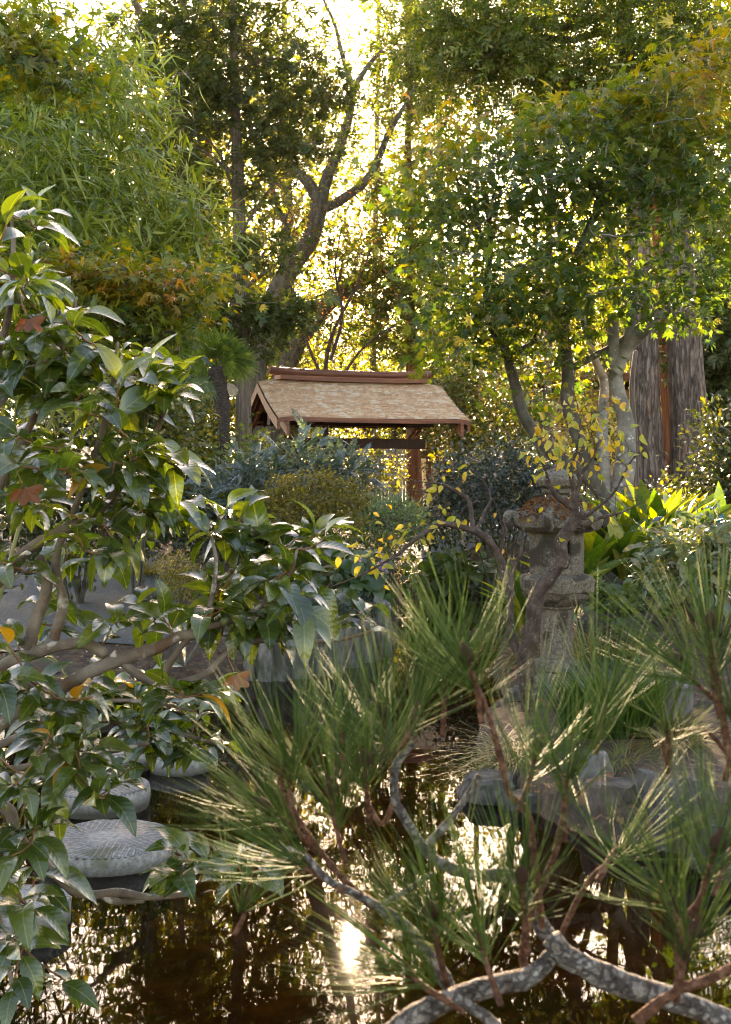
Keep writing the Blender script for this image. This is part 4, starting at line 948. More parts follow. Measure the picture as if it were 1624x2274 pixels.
# dark hinoki with flat tufts on a thin straight trunk
hb = [(330, 120, 19, 60, 60, 1.2, 14), (430, 60, 19, 90, 60, 1.5, 26), (560, 70, 19, 120, 70, 1.5, 34), (440, 190, 19, 100, 70, 1.5, 30), (560, 200, 19, 70, 60, 1.3, 18), (690, 180, 19, 70, 60, 1.3, 20), (640, 265, 19, 70, 40, 1.2, 14), (730, 235, 19, 35, 30, .8, 6), (400, 300, 19, 110, 50, 1.4, 26), (480, 255, 19, 60, 40, 1.2, 10), (600, 330, 19, 60, 40, 1.2, 14), (560, 410, 19, 50, 30, 1.2, 8),
      (350, 360, 19, 80, 50, 1.2, 16), (450, 390, 19, 70, 40, 1.3, 10), (590, 560, 19, 60, 40, 1, 12), (480, 700, 19, 80, 45, 1.2, 20), (590, 700, 19, 70, 30, 1, 16), (540, 745, 19, 50, 30, .8, 12), (470, 620, 19, 70, 40, 1.2, 12), (500, -100, 19, 130, 90, 1.8, 44), (420, 450, 19, 60, 50, 1, 12), (690, 330, 19, 50, 30, 1, 8), (640, 700, 19, 40, 25, .8, 7)]
tree('hinoki_cypress', 'dark tufted cypress with thin straight trunk and bare side twigs beside the gate gable', 'tree', [([(543, 1146), (541, 950), (536, 700), (529, 400), (521, 200), (518, 0), (512, -220)], .135, .045, .06), ([(530, 450), (480, 330), (420, 290)], .03, .01), ([(534, 600), (480, 520), (420, 490), (340, 470)], .03, .008), ([(532, 520), (600, 420), (660, 370)], .03, .01), ([(536, 690), (470, 640), (400, 630)], .028, .008), ([(528, 390), (440, 330), (330, 285)], .03, .008), ([(520, 160), (600, 130), (690, 150)], .03, .008)],
     blobs(np.random.default_rng(3), [(*q[:6], max(4, int(q[6] * 1.25))) for q in hb]), fan_spray(6, .13, .6, .10, 1), 23, M['bark_conifer'], M['l_hinoki'], 19, per=13, spread=.20, flat=.40, size=.16, twig=(.005, .010), arch=.02, up=.9, droop=.1, bare=blobs(np.random.default_rng(102), [(480, 480, 19, 170, 200, 1.2, 90), (420, 300, 19, 110, 100, 1.2, 30), (600, 450, 19, 80, 120, 1, 30)]))
hb = [(870, 640, 25, 60, 50, 1.2, 16), (950, 690, 25, 60, 60, 1.2, 18), (840, 560, 25, 50, 40, 1, 10), (930, 560, 25, 60, 50, 1, 12), (905, 440, 25, 60, 60, 1, 12), (960, 300, 25, 50, 50, 1, 10), (900, 190, 25, 60, 60, 1.2, 14), (985, 160, 25, 70, 60, 1.2, 18), (920, 80, 25, 70, 60, 1.2, 18), (960, 780, 25, 60, 50, 1.2, 14), (870, 740, 25, 50, 40, 1, 10), (905, -80, 25, 80, 90, 1.4, 24)]
tree('thin_conifer', 'slim straight conifer with reddish lower trunk standing right behind the gate', 'tree', [([(922, 1149), (918, 900), (912, 700), (909, 480), (906, 300), (912, 180), (905, 60), (900, -120)], .125, .035, .05), ([(910, 560), (960, 520), (1000, 500)], .025, .008), ([(912, 640), (850, 600), (800, 590)], .025, .008), ([(906, 300), (950, 240), (1000, 200)], .025, .008)],
     blobs(np.random.default_rng(4), hb), fan_spray(6, .12, .6, .10, 2), 24, M['bark_red'], M['l_cedar'], 25, per=14, spread=.28, flat=.6, size=.24, twig=(.005, .010), up=.8)

# two fluted redwoods on the right, a reddish one behind them and a slim stem in front
def trunk_px(name, label, pts, r0, r1, Y, mat, flare=.25, flute=7, extra=None, crown=None, n=90, sides=84, group='tall redwood trunks'):
    a = Acc(); w3 = px_path(pts, Y); b = np.array((w3[0][0], Y, H(w3[0][0], Y))); w3[0][2] = b[2] - .25
    limb(a, w3, r0, r1, n=n, sides=sides, rough=.05, seed=int(pts[0][0]), flare=flare, flute=flute)
    nodes = []
    for ex in extra or []: p, r = limb(a, px_path(ex[0], Y), ex[1], ex[2], n=22, sides=9, seed=5, rough=.12); nodes.append(p)
    T = thing(name, label, 'tree', b, 0, group)
    if crown:
        T_, leaf, lm, per, spread, size, sd = crown; rg = np.random.default_rng(sd); nodes.append(catmull(w3, 40)[18:])
        d = grow(a, np.vstack(nodes), T_, rg, .005, .008, .06, 4, 6, .07, .035); c = Acc(); pos, dr = around(rg, T_, d, per, np.full(len(T_), spread), .6)
        dr = unit(dr * (1, 1, .5) + (0, 0, -.35)); scatter(c, leaf, pos - b, dr, unit(rg.normal(0, .5, dr.shape) + (0, 0, .7)), size * (1 + .3 * rg.normal(size=len(pos))).clip(.4, 2)); 
    for v in a.v: v -= b
    a.build('trunk', mat, T)
    if crown: c.build('crown', lm, T, kind='stuff')
    return T
cb = [(1180, 40, 18, 130, 50, 1.6, 60), (1060, 60, 18, 110, 70, 1.6, 60), (1020, 150, 18.5, 90, 50, 1.4, 30), (1110, 130, 18, 80, 50, 1.4, 26), (1240, 150, 18, 100, 60, 1.4, 40), (1260, 230, 18, 90, 60, 1.4, 44), (1190, 260, 18.3, 60, 60, 1.2, 24), (1330, 180, 17.5, 90, 70, 1.4, 40), (1480, 60, 17.5, 130, 70, 1.8, 70), (1570, 140, 17.5, 110, 80, 1.8, 60), (1450, 170, 17.5, 110, 60, 1.6, 50), (1400, 280, 18.5, 110, 60, 1.4, 40), (1320, 20, 18, 90, 50, 1.6, 30), (1300, -120, 18, 300, 100, 2.5, 120), (1030, -110, 18.5, 110, 60, 1.6, 36), (960, 20, 18.5, 60, 60, 1.2, 20)]
trunk_px('redwood', 'fluted grey redwood trunk behind the maple, the tree whose heavy limb sweeps across the top', [(1448, 1150), (1440, 1040), (1433, 900), (1430, 700), (1420, 560), (1410, 400), (1395, 200), (1386, 0), (1380, -220)], .225, .10, 18, M['bark_redwood'], .16,
         extra=[([(1386, 38), (1340, 32), (1272, 58), (1215, 56), (1150, 42), (1085, 22), (1000, -20)], .085, .03), ([(1340, 70), (1270, 88), (1200, 84), (1120, 100), (1060, 150), (1000, 170)], .06, .015), ([(1395, 190), (1450, 150), (1520, 140), (1600, 150)], .05, .012), ([(1405, 300), (1340, 240), (1260, 230)], .04, .01)],
         crown=(blobs(np.random.default_rng(6), [(*q[:6], int(q[6] * .62)) for q in cb]), tuft_spray(13, .055, 3), M['l_cedar'], 16, .30, .24, 31))
trunk_px('redwood', 'thickest fluted redwood trunk, grey with a wide dark foot, at the picture edge side', [(1548, 1152), (1538, 1000), (1526, 850), (1516, 690), (1506, 560), (1498, 450), (1488, 200), (1480, -200)], .265, .16, 18, M['bark_redwood'], .24)
trunk_px('redwood', 'thin rust-red redwood trunk seen between the two grey fluted ones', [(1510, 1120), (1486, 900), (1474, 750), (1466, 600), (1455, 400)], .125, .09, 20.5, M['bark_red'], .1)
trunk_px('slim_trunk', 'slim pale brown bare stem standing right in front of the fluted redwood', [(1416, 1140), (1411, 1060), (1409, 960), (1404, 860), (1412, 780)], .045, .03, 15.5, M['bark_conifer'], .03, flute=0, n=20, sides=10, group=None)
trunk_px('redwood', 'dark red redwood trunk far behind the bamboo and cypress', [(440, 1140), (446, 800), (452, 460), (456, 220), (458, 0)], .21, .17, 28, M['bark_red'], .1, n=30, sides=20)

for px_, Y_, r_, lean, lb in [(826, 29, .085, 12, 'straight slender trunk far behind the middle of the gate roof'), (985, 28, .10, -10, 'slender dark trunk between the slim conifer and the maple crown'), (1048, 31, .08, 16, 'thin trunk in the golden gap left of the dark maple limb'), (655, 30, .11, -18, 'slender trunk rising between the cypress and the oak fork'), (1215, 29, .10, 8, 'straight trunk seen through the middle of the maple crown'), (395, 25, .10, 10, 'slender brown trunk between the bamboo and the dark cypress')]:
    trunk_px('slim_trunk', lb, [(px_, 1140), (px_ + lean * .4, 700), (px_ + lean, 250), (px_ + lean * 1.5, -200)], r_, r_ * .5, Y_, M['bark_conifer'], .05, flute=0, n=26, sides=10, group='slender trunks of the wood')

# grey maple on the right with its many limbs
ml = [([(1355, 1235), (1366, 1150), (1382, 1075), (1391, 1000), (1388, 930), (1373, 875), (1364, 800), (1362, 700), (1362, 560), (1345, 450), (1335, 420)], .112, .03, .06),
      ([(1364, 830), (1396, 765), (1432, 730), (1458, 697), (1480, 600), (1488, 525), (1484, 465), (1460, 412)], .075, .03), ([(1388, 800), (1402, 705), (1412, 645), (1428, 600), (1477, 560)], .05, .03),
      ([(1345, 1150), (1343, 1075), (1338, 950), (1342, 850, .3), (1322, 800, .4), (1304, 745, .5), (1290, 690, .6)], .068, .025), ([(1484, 465), (1500, 420), (1520, 330), (1560, 250)], .035, .01), ([(1460, 412), (1430, 390), (1400, 330), (1380, 250)], .025, .008)]
md = [([(1368, 1150), (1330, 1082), (1287, 1047), (1237, 1015), (1197, 970), (1162, 920), (1138, 830), (1118, 765), (1092, 725), (1080, 650), (1088, 560), (1085, 480), (1070, 400)], .085, .02), ([(1130, 810), (1155, 778), (1184, 760), (1190, 735)], .035, .015),
      ([(1330, 1090), (1265, 915), (1262, 830), (1253, 750), (1257, 705), (1282, 625), (1283, 565), (1310, 500), (1332, 450), (1297, 395), (1257, 320), (1230, 250)], .07, .015), ([(1258, 825), (1312, 795), (1367, 765), (1452, 700), (1530, 660)], .04, .015),
      ([(1092, 725), (1040, 660), (990, 640), (930, 620)], .02, .006), ([(1088, 560), (1010, 390), (975, 330)], .018, .005), ([(1332, 450), (1290, 380), (1200, 350)], .02, .006)]
mb = [(1000, 330, 12, 80, 50, .8, 16), (960, 400, 12, 70, 45, .8, 14), (1060, 420, 12, 90, 50, 1, 22), (960, 470, 12, 60, 30, .7, 10), (1060, 520, 12, 110, 50, 1, 26), (1150, 470, 12, 90, 60, 1, 24), (990, 600, 11.8, 90, 40, .9, 18), (1100, 620, 11.6, 120, 50, 1, 30), (1200, 590, 11.6, 100, 50, 1, 26), (1010, 700, 11.8, 80, 40, .8, 18), (1120, 690, 11.6, 110, 40, 1, 26), (1220, 680, 11.4, 90, 40, .9, 22), (1010, 790, 12, 60, 40, .7, 12), (1080, 760, 11.7, 80, 40, .8, 18), (1190, 790, 12.2, 80, 50, .8, 16),
      (1130, 340, 12, 80, 50, .9, 18), (1230, 310, 11.8, 110, 60, 1, 32), (1330, 260, 11.6, 110, 60, 1, 34), (1440, 230, 11.4, 110, 60, 1, 34), (1560, 200, 11.2, 90, 70, 1, 28), (1600, 110, 11, 60, 60, .8, 14), (1260, 420, 11.6, 100, 50, 1, 28), (1370, 370, 11.5, 110, 50, 1, 32), (1480, 330, 11.4, 100, 60, 1, 30), (1590, 310, 11.2, 70, 70, 1, 24), (1420, 470, 11.6, 90, 40, .9, 16), (1540, 430, 11.2, 90, 60, 1, 26), (1590, 540, 11, 60, 60, .9, 20), (1270, 530, 11.4, 80, 40, .8, 18), (1360, 570, 11.3, 90, 40, .8, 18), (1300, 650, 11.2, 90, 40, .8, 18), (1400, 660, 11.2, 70, 30, .7, 12), (1530, 620, 11, 100, 40, .8, 22), (1480, 690, 11, 80, 25, .6, 12), (1580, 690, 11, 60, 30, .6, 10), (1000, 560, 12.4, 60, 40, .7, 10), (1180, 880, 12.8, 70, 50, .8, 10), (1240, 740, 11.6, 60, 30, .6, 10)]
mt_ = blobs(np.random.default_rng(7), [(*q[:5], q[5] * 1.3, int(q[6] * (.80 if q[1] < 480 else .50))) for q in mb], .45)
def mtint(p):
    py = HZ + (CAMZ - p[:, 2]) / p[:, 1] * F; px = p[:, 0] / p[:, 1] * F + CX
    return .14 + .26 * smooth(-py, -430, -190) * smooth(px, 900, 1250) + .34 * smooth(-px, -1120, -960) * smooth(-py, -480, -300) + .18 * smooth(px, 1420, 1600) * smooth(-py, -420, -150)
def two_bark(limbs_a, limbs_b, Y): pass
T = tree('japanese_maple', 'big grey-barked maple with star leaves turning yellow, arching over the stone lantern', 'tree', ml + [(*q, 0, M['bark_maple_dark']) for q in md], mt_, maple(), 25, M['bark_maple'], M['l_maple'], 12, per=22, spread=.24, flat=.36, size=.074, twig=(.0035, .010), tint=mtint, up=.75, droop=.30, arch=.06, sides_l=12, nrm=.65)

# orange-gold maple at the left behind the camellia, and one bough of another maple high up
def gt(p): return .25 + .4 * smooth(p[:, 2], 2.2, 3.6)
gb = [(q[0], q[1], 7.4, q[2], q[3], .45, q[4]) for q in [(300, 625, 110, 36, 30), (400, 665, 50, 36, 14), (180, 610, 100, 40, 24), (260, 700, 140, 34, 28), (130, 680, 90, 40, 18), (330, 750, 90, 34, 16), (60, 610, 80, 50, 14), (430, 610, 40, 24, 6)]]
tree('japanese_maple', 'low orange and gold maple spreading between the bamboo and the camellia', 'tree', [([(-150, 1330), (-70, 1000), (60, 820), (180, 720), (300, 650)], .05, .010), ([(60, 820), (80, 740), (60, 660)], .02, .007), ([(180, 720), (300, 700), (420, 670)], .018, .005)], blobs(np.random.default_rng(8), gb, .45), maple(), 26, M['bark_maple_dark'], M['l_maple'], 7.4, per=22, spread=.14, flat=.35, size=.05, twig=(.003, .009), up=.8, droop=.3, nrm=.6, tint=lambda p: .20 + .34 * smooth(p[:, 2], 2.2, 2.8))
gb = [(40, 110, 6.5, 90, 40, .3, 16), (100, 150, 6.5, 80, 40, .3, 16), (20, 60, 6.5, 90, 40, .3, 12), (150, 185, 6.5, 40, 20, .2, 5)]
tree('japanese_maple', 'yellow-green maple bough reaching in from the upper edge over the bamboo', 'tree', [([(-420, 1300), (-430, 800), (-380, 400), (-200, 180), (-60, 140), (60, 130), (130, 140)], .08, .008), ([(-150, 165), (-40, 70), (60, 60)], .02, .005)], blobs(np.random.default_rng(9), gb, .45), maple(), 27, M['bark_maple_dark'], M['l_maple'], 6.5, per=20, spread=.15, flat=.3, size=.05, twig=(.002, .006), up=.8, droop=.3, nrm=.6, tint=lambda p: .30 + 0 * p[:, 2])

# ---------------------------------------------------------------- bamboo: separate culms, each with its own leafy sprays
bam = [(-120, 8.4, -60, 80, 0), (-40, 8.8, 20, 120, 1), (40, 9.2, 110, 60, 2), (110, 9.0, 170, 160, 3), (170, 9.6, 240, 60, 4), (60, 8.2, 60, 330, 5), (150, 8.6, 200, 350, 6), (230, 9.4, 300, 400, 7), (-60, 8.0, -20, 500, 8), (90, 8.4, 130, 500, 9), (260, 9.0, 430, 520, 10), (180, 9.8, 290, 240, 11)]
BL = ['bamboo stem at the picture edge with drooping light leaves, outermost of the grove', 'bamboo with dense bright sprays just inside the picture edge, upper tier', 'bamboo whose leaf sprays reach the top edge in the middle of the grove', 'bamboo with yellowish light sprays, between the middle of the grove and the dark cypress',
      'tall bamboo nearest the dark cypress, its tip arching towards it at the top', 'bamboo carrying the brightest mid-height leaves above the big camellia', 'bamboo with drooping sprays level with the maple gold, middle of the grove', 'bamboo at the grove side facing the dark cypress trunk, mid height', 'short bamboo low at the picture edge just above the camellia tip', 'short bamboo with shaded leaves directly above the gold maple', 'light arching bamboo spray leaning out alone in front of the cypress trunk', 'bamboo with shaded inner leaves behind the bright sprays']
BLANCE = tmpl([(0, 0, 0), (-.068, .3, .015), (0, .5, -.02), (.062, .3, .015), (0, 1, -.16)], [(0, 2, 1), (0, 3, 2), (1, 2, 4), (2, 3, 4)])
for q, (bx, Y, tx, ty, sd) in enumerate(bam):
    rg = np.random.default_rng(200 + sd); b = on(bx * .75 - 250, Y); b2 = b.copy()
    top = P(tx, ty, Y + .4 * rg.normal()); top[1] -= .4
    mid = b * .45 + top * .55 + np.array((-.12, .2, (top[2] - b[2]) * .18))
    a = Acc(); p = catmull([b - (0, 0, .1), mid, top], 26); r = np.linspace(.016, .004, 26); r = r * (1 + .14 * (np.arange(26) % 3 == 0)); tubes(a, p, r, 7)
    ht = top[2] - b[2]; n = 54 if q not in (10,) else 30
    u = rg.random(n) ** .7; s = .30 + .70 * u; c0 = np.stack([np.interp(s, np.linspace(0, 1, 26), p[:, k]) for k in range(3)], -1)
    an = rg.random(n) * 2 * pi; ln = (.45 + .5 * rg.random(n)) * (1.15 - .5 * s)
    tip = c0 + np.stack([np.cos(an) * ln, np.sin(an) * ln * .8, .10 + .15 * rg.random(n) - .55 * ln], -1)
    if q == 10: tip = blobs(rg, [(400, 560, 8.8, 110, 70, .4, 18), (460, 520, 8.8, 60, 60, .3, 8), (380, 630, 8.8, 80, 30, .3, 6)])
    T = thing('bamboo', BL[q], 'bamboo', b2, 0, 'bamboo stems of the grove')
    d = grow(a, p[6:], tip, rg, .0016, .003, .22, 4, 7, .05, .006)
    for v in a.v: v -= b2
    a.build('culm', M['bamboo'], T)
    c = Acc(); per = 40; M_ = len(tip); t = rg.random((M_, per, 1)); st = tip + (c0 - tip if q != 10 else -d * .3) * .0
    pos = (tip[:, None] - d[:, None] * .42 * t + rg.normal(0, .11, (M_, per, 3))).reshape(-1, 3)
    dr = unit(np.repeat(d, per, 0) * .8 * (1, 1, .4) + rg.normal(0, .6, pos.shape) + (0, 0, -.20)); scatter(c, BLANCE, pos - b2, dr, unit(rg.normal(0, .5, dr.shape) + (0, -.3, .8)), .155 * (1 + .25 * rg.normal(size=len(pos))).clip(.5, 1.6)); c.build('foliage', M['l_bamboo'], T, kind='stuff')

# ---------------------------------------------------------------- shrubs
def shrub(name, label, bl, leaf, mat, seed, per, spread, size, Y0, bx, stem=M['bark_maple_dark'], droop=.1, up=.7, twig=(.003, .006), cat='shrub', flat=.8, nst=5, group=None, arch=.1, sizevar=.3, outward=0):
    rg = np.random.default_rng(seed); T_ = blobs(rg, bl, .4); b = on(bx, Y0); a = Acc()
    ok = T_[:, 2] > height(T_[:, 0], T_[:, 1]) + .03; T_ = T_[ok]
    nodes = []
    top = T_.mean(0)
    for q in range(nst):
        e = T_[rg.integers(len(T_))] * .6 + top * .4; p, r = limb(a, [b + rg.normal(0, .06, 3) * (1, 1, 0) - (0, 0, .08), b * .6 + e * .4 + rg.normal(0, .05, 3), e], twig[0] * 4 + .008, twig[0] * 1.5, n=12, sides=6, seed=seed + q); nodes.append(p)
    T = thing(name, label, cat, b, 0, group)
    d = grow(a, np.vstack(nodes), T_, rg, twig[0], twig[1], arch, 4, 5, .09, .02)
    for v in a.v: v -= b
    a.build('stem', stem, T)
    c = Acc(); pos, dr = around(rg, T_, d, per, np.full(len(T_), spread), flat); dr = unit(dr + (0, 0, -droop)); nr = unit(rg.normal(0, .45, dr.shape) + (0, -.15, up))
    scatter(c, leaf, pos - b, dr, nr, size * (1 + sizevar * rg.normal(size=len(pos))).clip(.4, 2)); c.build('foliage', mat, T, kind='stuff')
    return T
OV = oval(.26, .06, -.12, 2); OV3 = oval(.24, .06, -.2, 3)
shrub('mahonia', 'blue-green mahonia with long feathered leaves in front of the gate posts', [(560, 1075, 15, 85, 45, .6, 34), (690, 1050, 15, 90, 42, .6, 40), (770, 1065, 15, 55, 35, .5, 22), (650, 1110, 14.6, 110, 40, .5, 34), (690, 990, 15.3, 24, 18, .3, 5), (520, 1125, 14.8, 60, 40, .5, 20), (590, 1035, 15, 40, 20, .4, 6)], pinnate(6, .085, .28), M['l_mahonia'], 301, 9, .11, .17, 15, 650, up=.9, droop=.05, twig=(.006, .010), nst=9)
shrub('azalea', 'golden-green small-leaved azalea with bare grey limbs, below the blue-green mahonia', [(640, 1072, 13.5, 38, 13, .3, 20), (705, 1066, 13.5, 46, 14, .35, 24), (765, 1080, 13.5, 40, 14, .3, 20), (612, 1108, 13.4, 40, 14, .3, 20), (682, 1108, 13.2, 46, 15, .3, 26), (752, 1118, 13.3, 48, 15, .3, 26), (640, 1146, 13.2, 46, 15, .3, 24), (716, 1156, 13.1, 50, 15, .3, 28), (795, 1112, 13.5, 34, 12, .3, 14), (780, 1160, 13.2, 40, 14, .3, 18), (670, 1186, 13.0, 60, 13, .3, 22)], OV, M['l_gold'], 302, 34, .048, .036, 13.4, 690, stem=M['bark_maple'], nst=9)
shrub('pieris', 'rounded pale grey-green shrub in front of the gate post foot', [(865, 1150, 14, 70, 40, .5, 70), (830, 1175, 13.8, 50, 30, .4, 30), (905, 1170, 14, 40, 26, .4, 26)], oval(.13, .04, -.1, 2), M['l_pale'], 303, 28, .08, .07, 14, 865, up=.4, droop=-.3)
shrub('pieris', 'lime green rounded shrub in front of the thick redwood foot', [(1515, 1140, 12, 44, 26, .35, 60), (1490, 1155, 11.9, 20, 14, .2, 12), (1545, 1150, 12, 24, 16, .2, 14)], oval(.13, .04, -.1, 2), M['l_lime'], 304, 26, .06, .055, 12, 1515, up=.4, droop=-.3)
shrub('camellia_hedge', 'dark bluish shrub with small dense leaves, behind the yellow-leaved twigs', [(1080, 1060, 15, 110, 60, .7, 80), (1180, 1050, 15, 80, 70, .6, 60), (1130, 1120, 14.8, 130, 50, .6, 70), (1010, 1100, 15, 60, 50, .5, 30), (1250, 1090, 15, 60, 70, .6, 40)], OV, M['l_blue'], 305, 30, .13, .06, 15, 1120, nst=8)
shrub('understory_shrub', 'dark shrub with golden gaps, under the slim conifer at the gate end', [(1000, 900, 22.5, 80, 70, 1, 50), (1080, 870, 22.5, 90, 90, 1, 60), (1040, 980, 22.2, 90, 60, .9, 50), (1120, 960, 22.2, 60, 70, .8, 30), (1010, 760, 23, 60, 70, 1, 26), (1150, 820, 22.5, 70, 90, 1, 40)], OV, M['l_shrub'], 306, 30, .22, .085, 22.5, 1050, nst=8)
shrub('understory_shrub', 'leafy green shrub behind the palm trunk', [(380, 900, 18.5, 80, 80, .9, 60), (440, 960, 18, 70, 70, .8, 50), (360, 1010, 17.5, 90, 60, .8, 50), (460, 1050, 17, 60, 50, .6, 40), (330, 1080, 17, 90, 50, .7, 40), (410, 820, 19, 60, 40, .7, 26)], OV, M['l_shrub'], 307, 30, .18, .08, 17.8, 400, nst=9)
shrub('understory_shrub', 'dark green shrub mass behind the big camellia at the picture edge', [(80, 900, 13, 120, 120, 1, 60), (220, 940, 13.5, 120, 100, 1, 60), (60, 1080, 12.5, 120, 90, .8, 50), (230, 1080, 13, 110, 80, .8, 50), (330, 1140, 14, 80, 50, .6, 34), (160, 1190, 12.5, 120, 50, .6, 40)], OV, M['l_dark'], 308, 30, .20, .085, 13, 170, nst=10)
shrub('understory_shrub', 'low dark shrub behind the weathered bridge rail', [(430, 1120, 16, 70, 40, .6, 40), (500, 1160, 15, 60, 40, .5, 36), (560, 1190, 14, 80, 30, .4, 30), (470, 1200, 14, 60, 30, .4, 20)], OV, M['l_dark'], 309, 28, .14, .07, 15.2, 470)
shrub('heath_shrub', 'feathery grey-green low shrub below the golden azalea', [(740, 1215, 12.6, 70, 26, .4, 40), (800, 1225, 12.4, 70, 26, .4, 40), (660, 1220, 12.6, 60, 26, .4, 26), (860, 1215, 12.8, 60, 26, .4, 30)], oval(.12, .03, -.1, 2), M['l_shrub'], 310, 36, .10, .05, 12.5, 760, droop=-.3)
shrub('juniper', 'low creeping dark juniper spreading over the top of the basalt palisade', [(700, 1352, 10.8, 50, 16, .3, 34), (760, 1355, 10.9, 50, 16, .3, 34), (810, 1345, 11.2, 30, 16, .3, 16)], tuft_spray(9, .06, 5), M['l_blue'], 311, 20, .06, .07, 10.9, 750, flat=.5)
shrub('understory_shrub', 'dark leafy shrub beside the foot of the thick redwood at the picture edge', [(1620, 1050, 13, 40, 60, .5, 40), (1630, 1120, 12.5, 40, 40, .4, 30), (1625, 960, 13.5, 40, 70, .5, 34), (1560, 1075, 13.2, 50, 14, .3, 12)], OV, M['l_dark'], 312, 28, .13, .075, 13, 1600)
shrub('understory_shrub', 'dark ivy-like shrub between the redwood feet', [(1440, 1130, 14.5, 60, 16, .4, 18), (1490, 1105, 14.8, 30, 24, .3, 14), (1390, 1140, 13.5, 40, 30, .4, 14)], OV, M['l_shrub'], 313, 24, .12, .07, 14.4, 1450)
shrub('yew', 'very dark conifer shrub at the picture edge behind the thick redwood', [(1600, 760, 20, 60, 110, 1, 60), (1640, 900, 20, 70, 110, 1, 60), (1590, 640, 20.5, 60, 80, 1, 40)], fan_spray(6, .12, .6, .1, 7), M['l_hinoki'], 314, 18, .22, .22, 20, 1625, flat=.6)
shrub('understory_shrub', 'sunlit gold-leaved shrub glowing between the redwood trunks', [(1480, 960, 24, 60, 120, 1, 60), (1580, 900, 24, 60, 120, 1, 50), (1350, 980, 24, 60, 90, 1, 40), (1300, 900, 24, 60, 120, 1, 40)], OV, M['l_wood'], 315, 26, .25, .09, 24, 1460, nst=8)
shrub('understory_shrub', 'low dark shrub under the blue-leaved one along the gravel path', [(990, 1175, 16.5, 70, 20, .4, 30), (1080, 1185, 16.3, 60, 16, .4, 26), (930, 1185, 15.5, 50, 20, .3, 20)], OV, M['l_dark'], 316, 24, .12, .06, 20.6, 1020)
shrub('young_maple', 'small light green sapling with pale leaves beside the mahonia under the gable', [(545, 1010, 16, 60, 40, .5, 16), (520, 1060, 16, 50, 40, .4, 14), (570, 1060, 16, 40, 40, .4, 12)], maple(), M['l_lime'], 317, 18, .14, .06, 16, 540, up=1.)
shrub('laurel_shrub', 'green shrub with golden flecks at the camellia side, below the gold maple', [(330, 880, 12, 90, 50, .6, 40), (250, 900, 11.8, 80, 50, .6, 36), (360, 960, 12, 70, 50, .6, 30)], OV, M['l_shrub'], 318, 28, .14, .07, 12, 310)

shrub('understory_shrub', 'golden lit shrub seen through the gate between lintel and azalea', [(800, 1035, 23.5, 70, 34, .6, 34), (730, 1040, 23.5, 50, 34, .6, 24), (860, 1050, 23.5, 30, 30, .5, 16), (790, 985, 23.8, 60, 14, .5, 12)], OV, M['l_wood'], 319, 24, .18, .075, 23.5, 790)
# palm
def palm():
    Y = 17.; b = on(503, Y); k = Y / F; T = thing('fan_palm', 'small fan palm with dark scaly trunk and round green crown in front of the cypress', 'palm tree', b)
    a = Acc(); p = catmull([P(505, 1160, Y), P(500, 1000, Y), P(494, 900, Y), P(480, 820, Y)], 44); r = np.interp(np.linspace(0, 1, 44), [0, .45, .62, .95, 1], [.075, .07, .09, .13, .11]); r = r * (1 + .10 * (np.arange(44) % 2)); tubes(a, p - b, r, 14, .10, 3); a.build('trunk', M['bark_palm'], T)
    c0 = P(480, 815, Y) - b; rg = np.random.default_rng(5)
    dirs = [(-.9, -.2, .05), (-.8, -.3, -.5), (-.6, .2, .55), (-.25, -.3, .95), (.05, .2, 1.0), (.35, -.2, .85), (.65, -.2, .45), (.75, .1, .1), (-.5, -.6, .3), (.15, -.7, .5), (-.75, .3, .25), (.5, .5, .6), (-.35, -.5, -.7), (.45, -.6, .2), (-.95, .1, -.25), (0, -.5, .8)]
    def frond(d, ln, R_, mat, fold=1.):
        d = unit(np.array(d)); q = Acc(); hub = c0 + d * ln; tubes(q, np.linspace(c0, hub, 4), np.linspace(.012, .007, 4), 5)
        x = unit(np.cross(d, (.4 * rg.normal(), 1., .4 * rg.normal()))); nb = 30
        for j in range(nb):
            t = (j + .5) / nb * 2 - 1; an = t * radians(140) * fold
            e = d * cos(an) + x * sin(an); n_ = unit(np.cross(e, np.cross(d, x))); R = R_ * (.9 + .12 * rg.random()) * (1 - .22 * abs(t) ** 3)
            w_ = n_ * .016; m_ = hub + e * R * .6; end = hub + e * R + (0, 0, -.05 * R - .06 * rg.random() * R)
            q.add([hub, m_ - w_ + (0, 0, .008), end, m_ + w_ + (0, 0, .008)], [(0, 1, 2), (0, 2, 3)])
        return q.build('frond', mat, T)
    for d in dirs: frond(d, .22 + .08 * rg.random(), .30 + .06 * rg.random(), M['palm'])
    for d, ln, f in (((.55, -.1, -.75), .26, .20), ((.9, .2, .25), .30, .16)): o = frond(d, ln, .22, M['palm_dry'], f); o['label'] = 'dry pale folded frond'
palm()

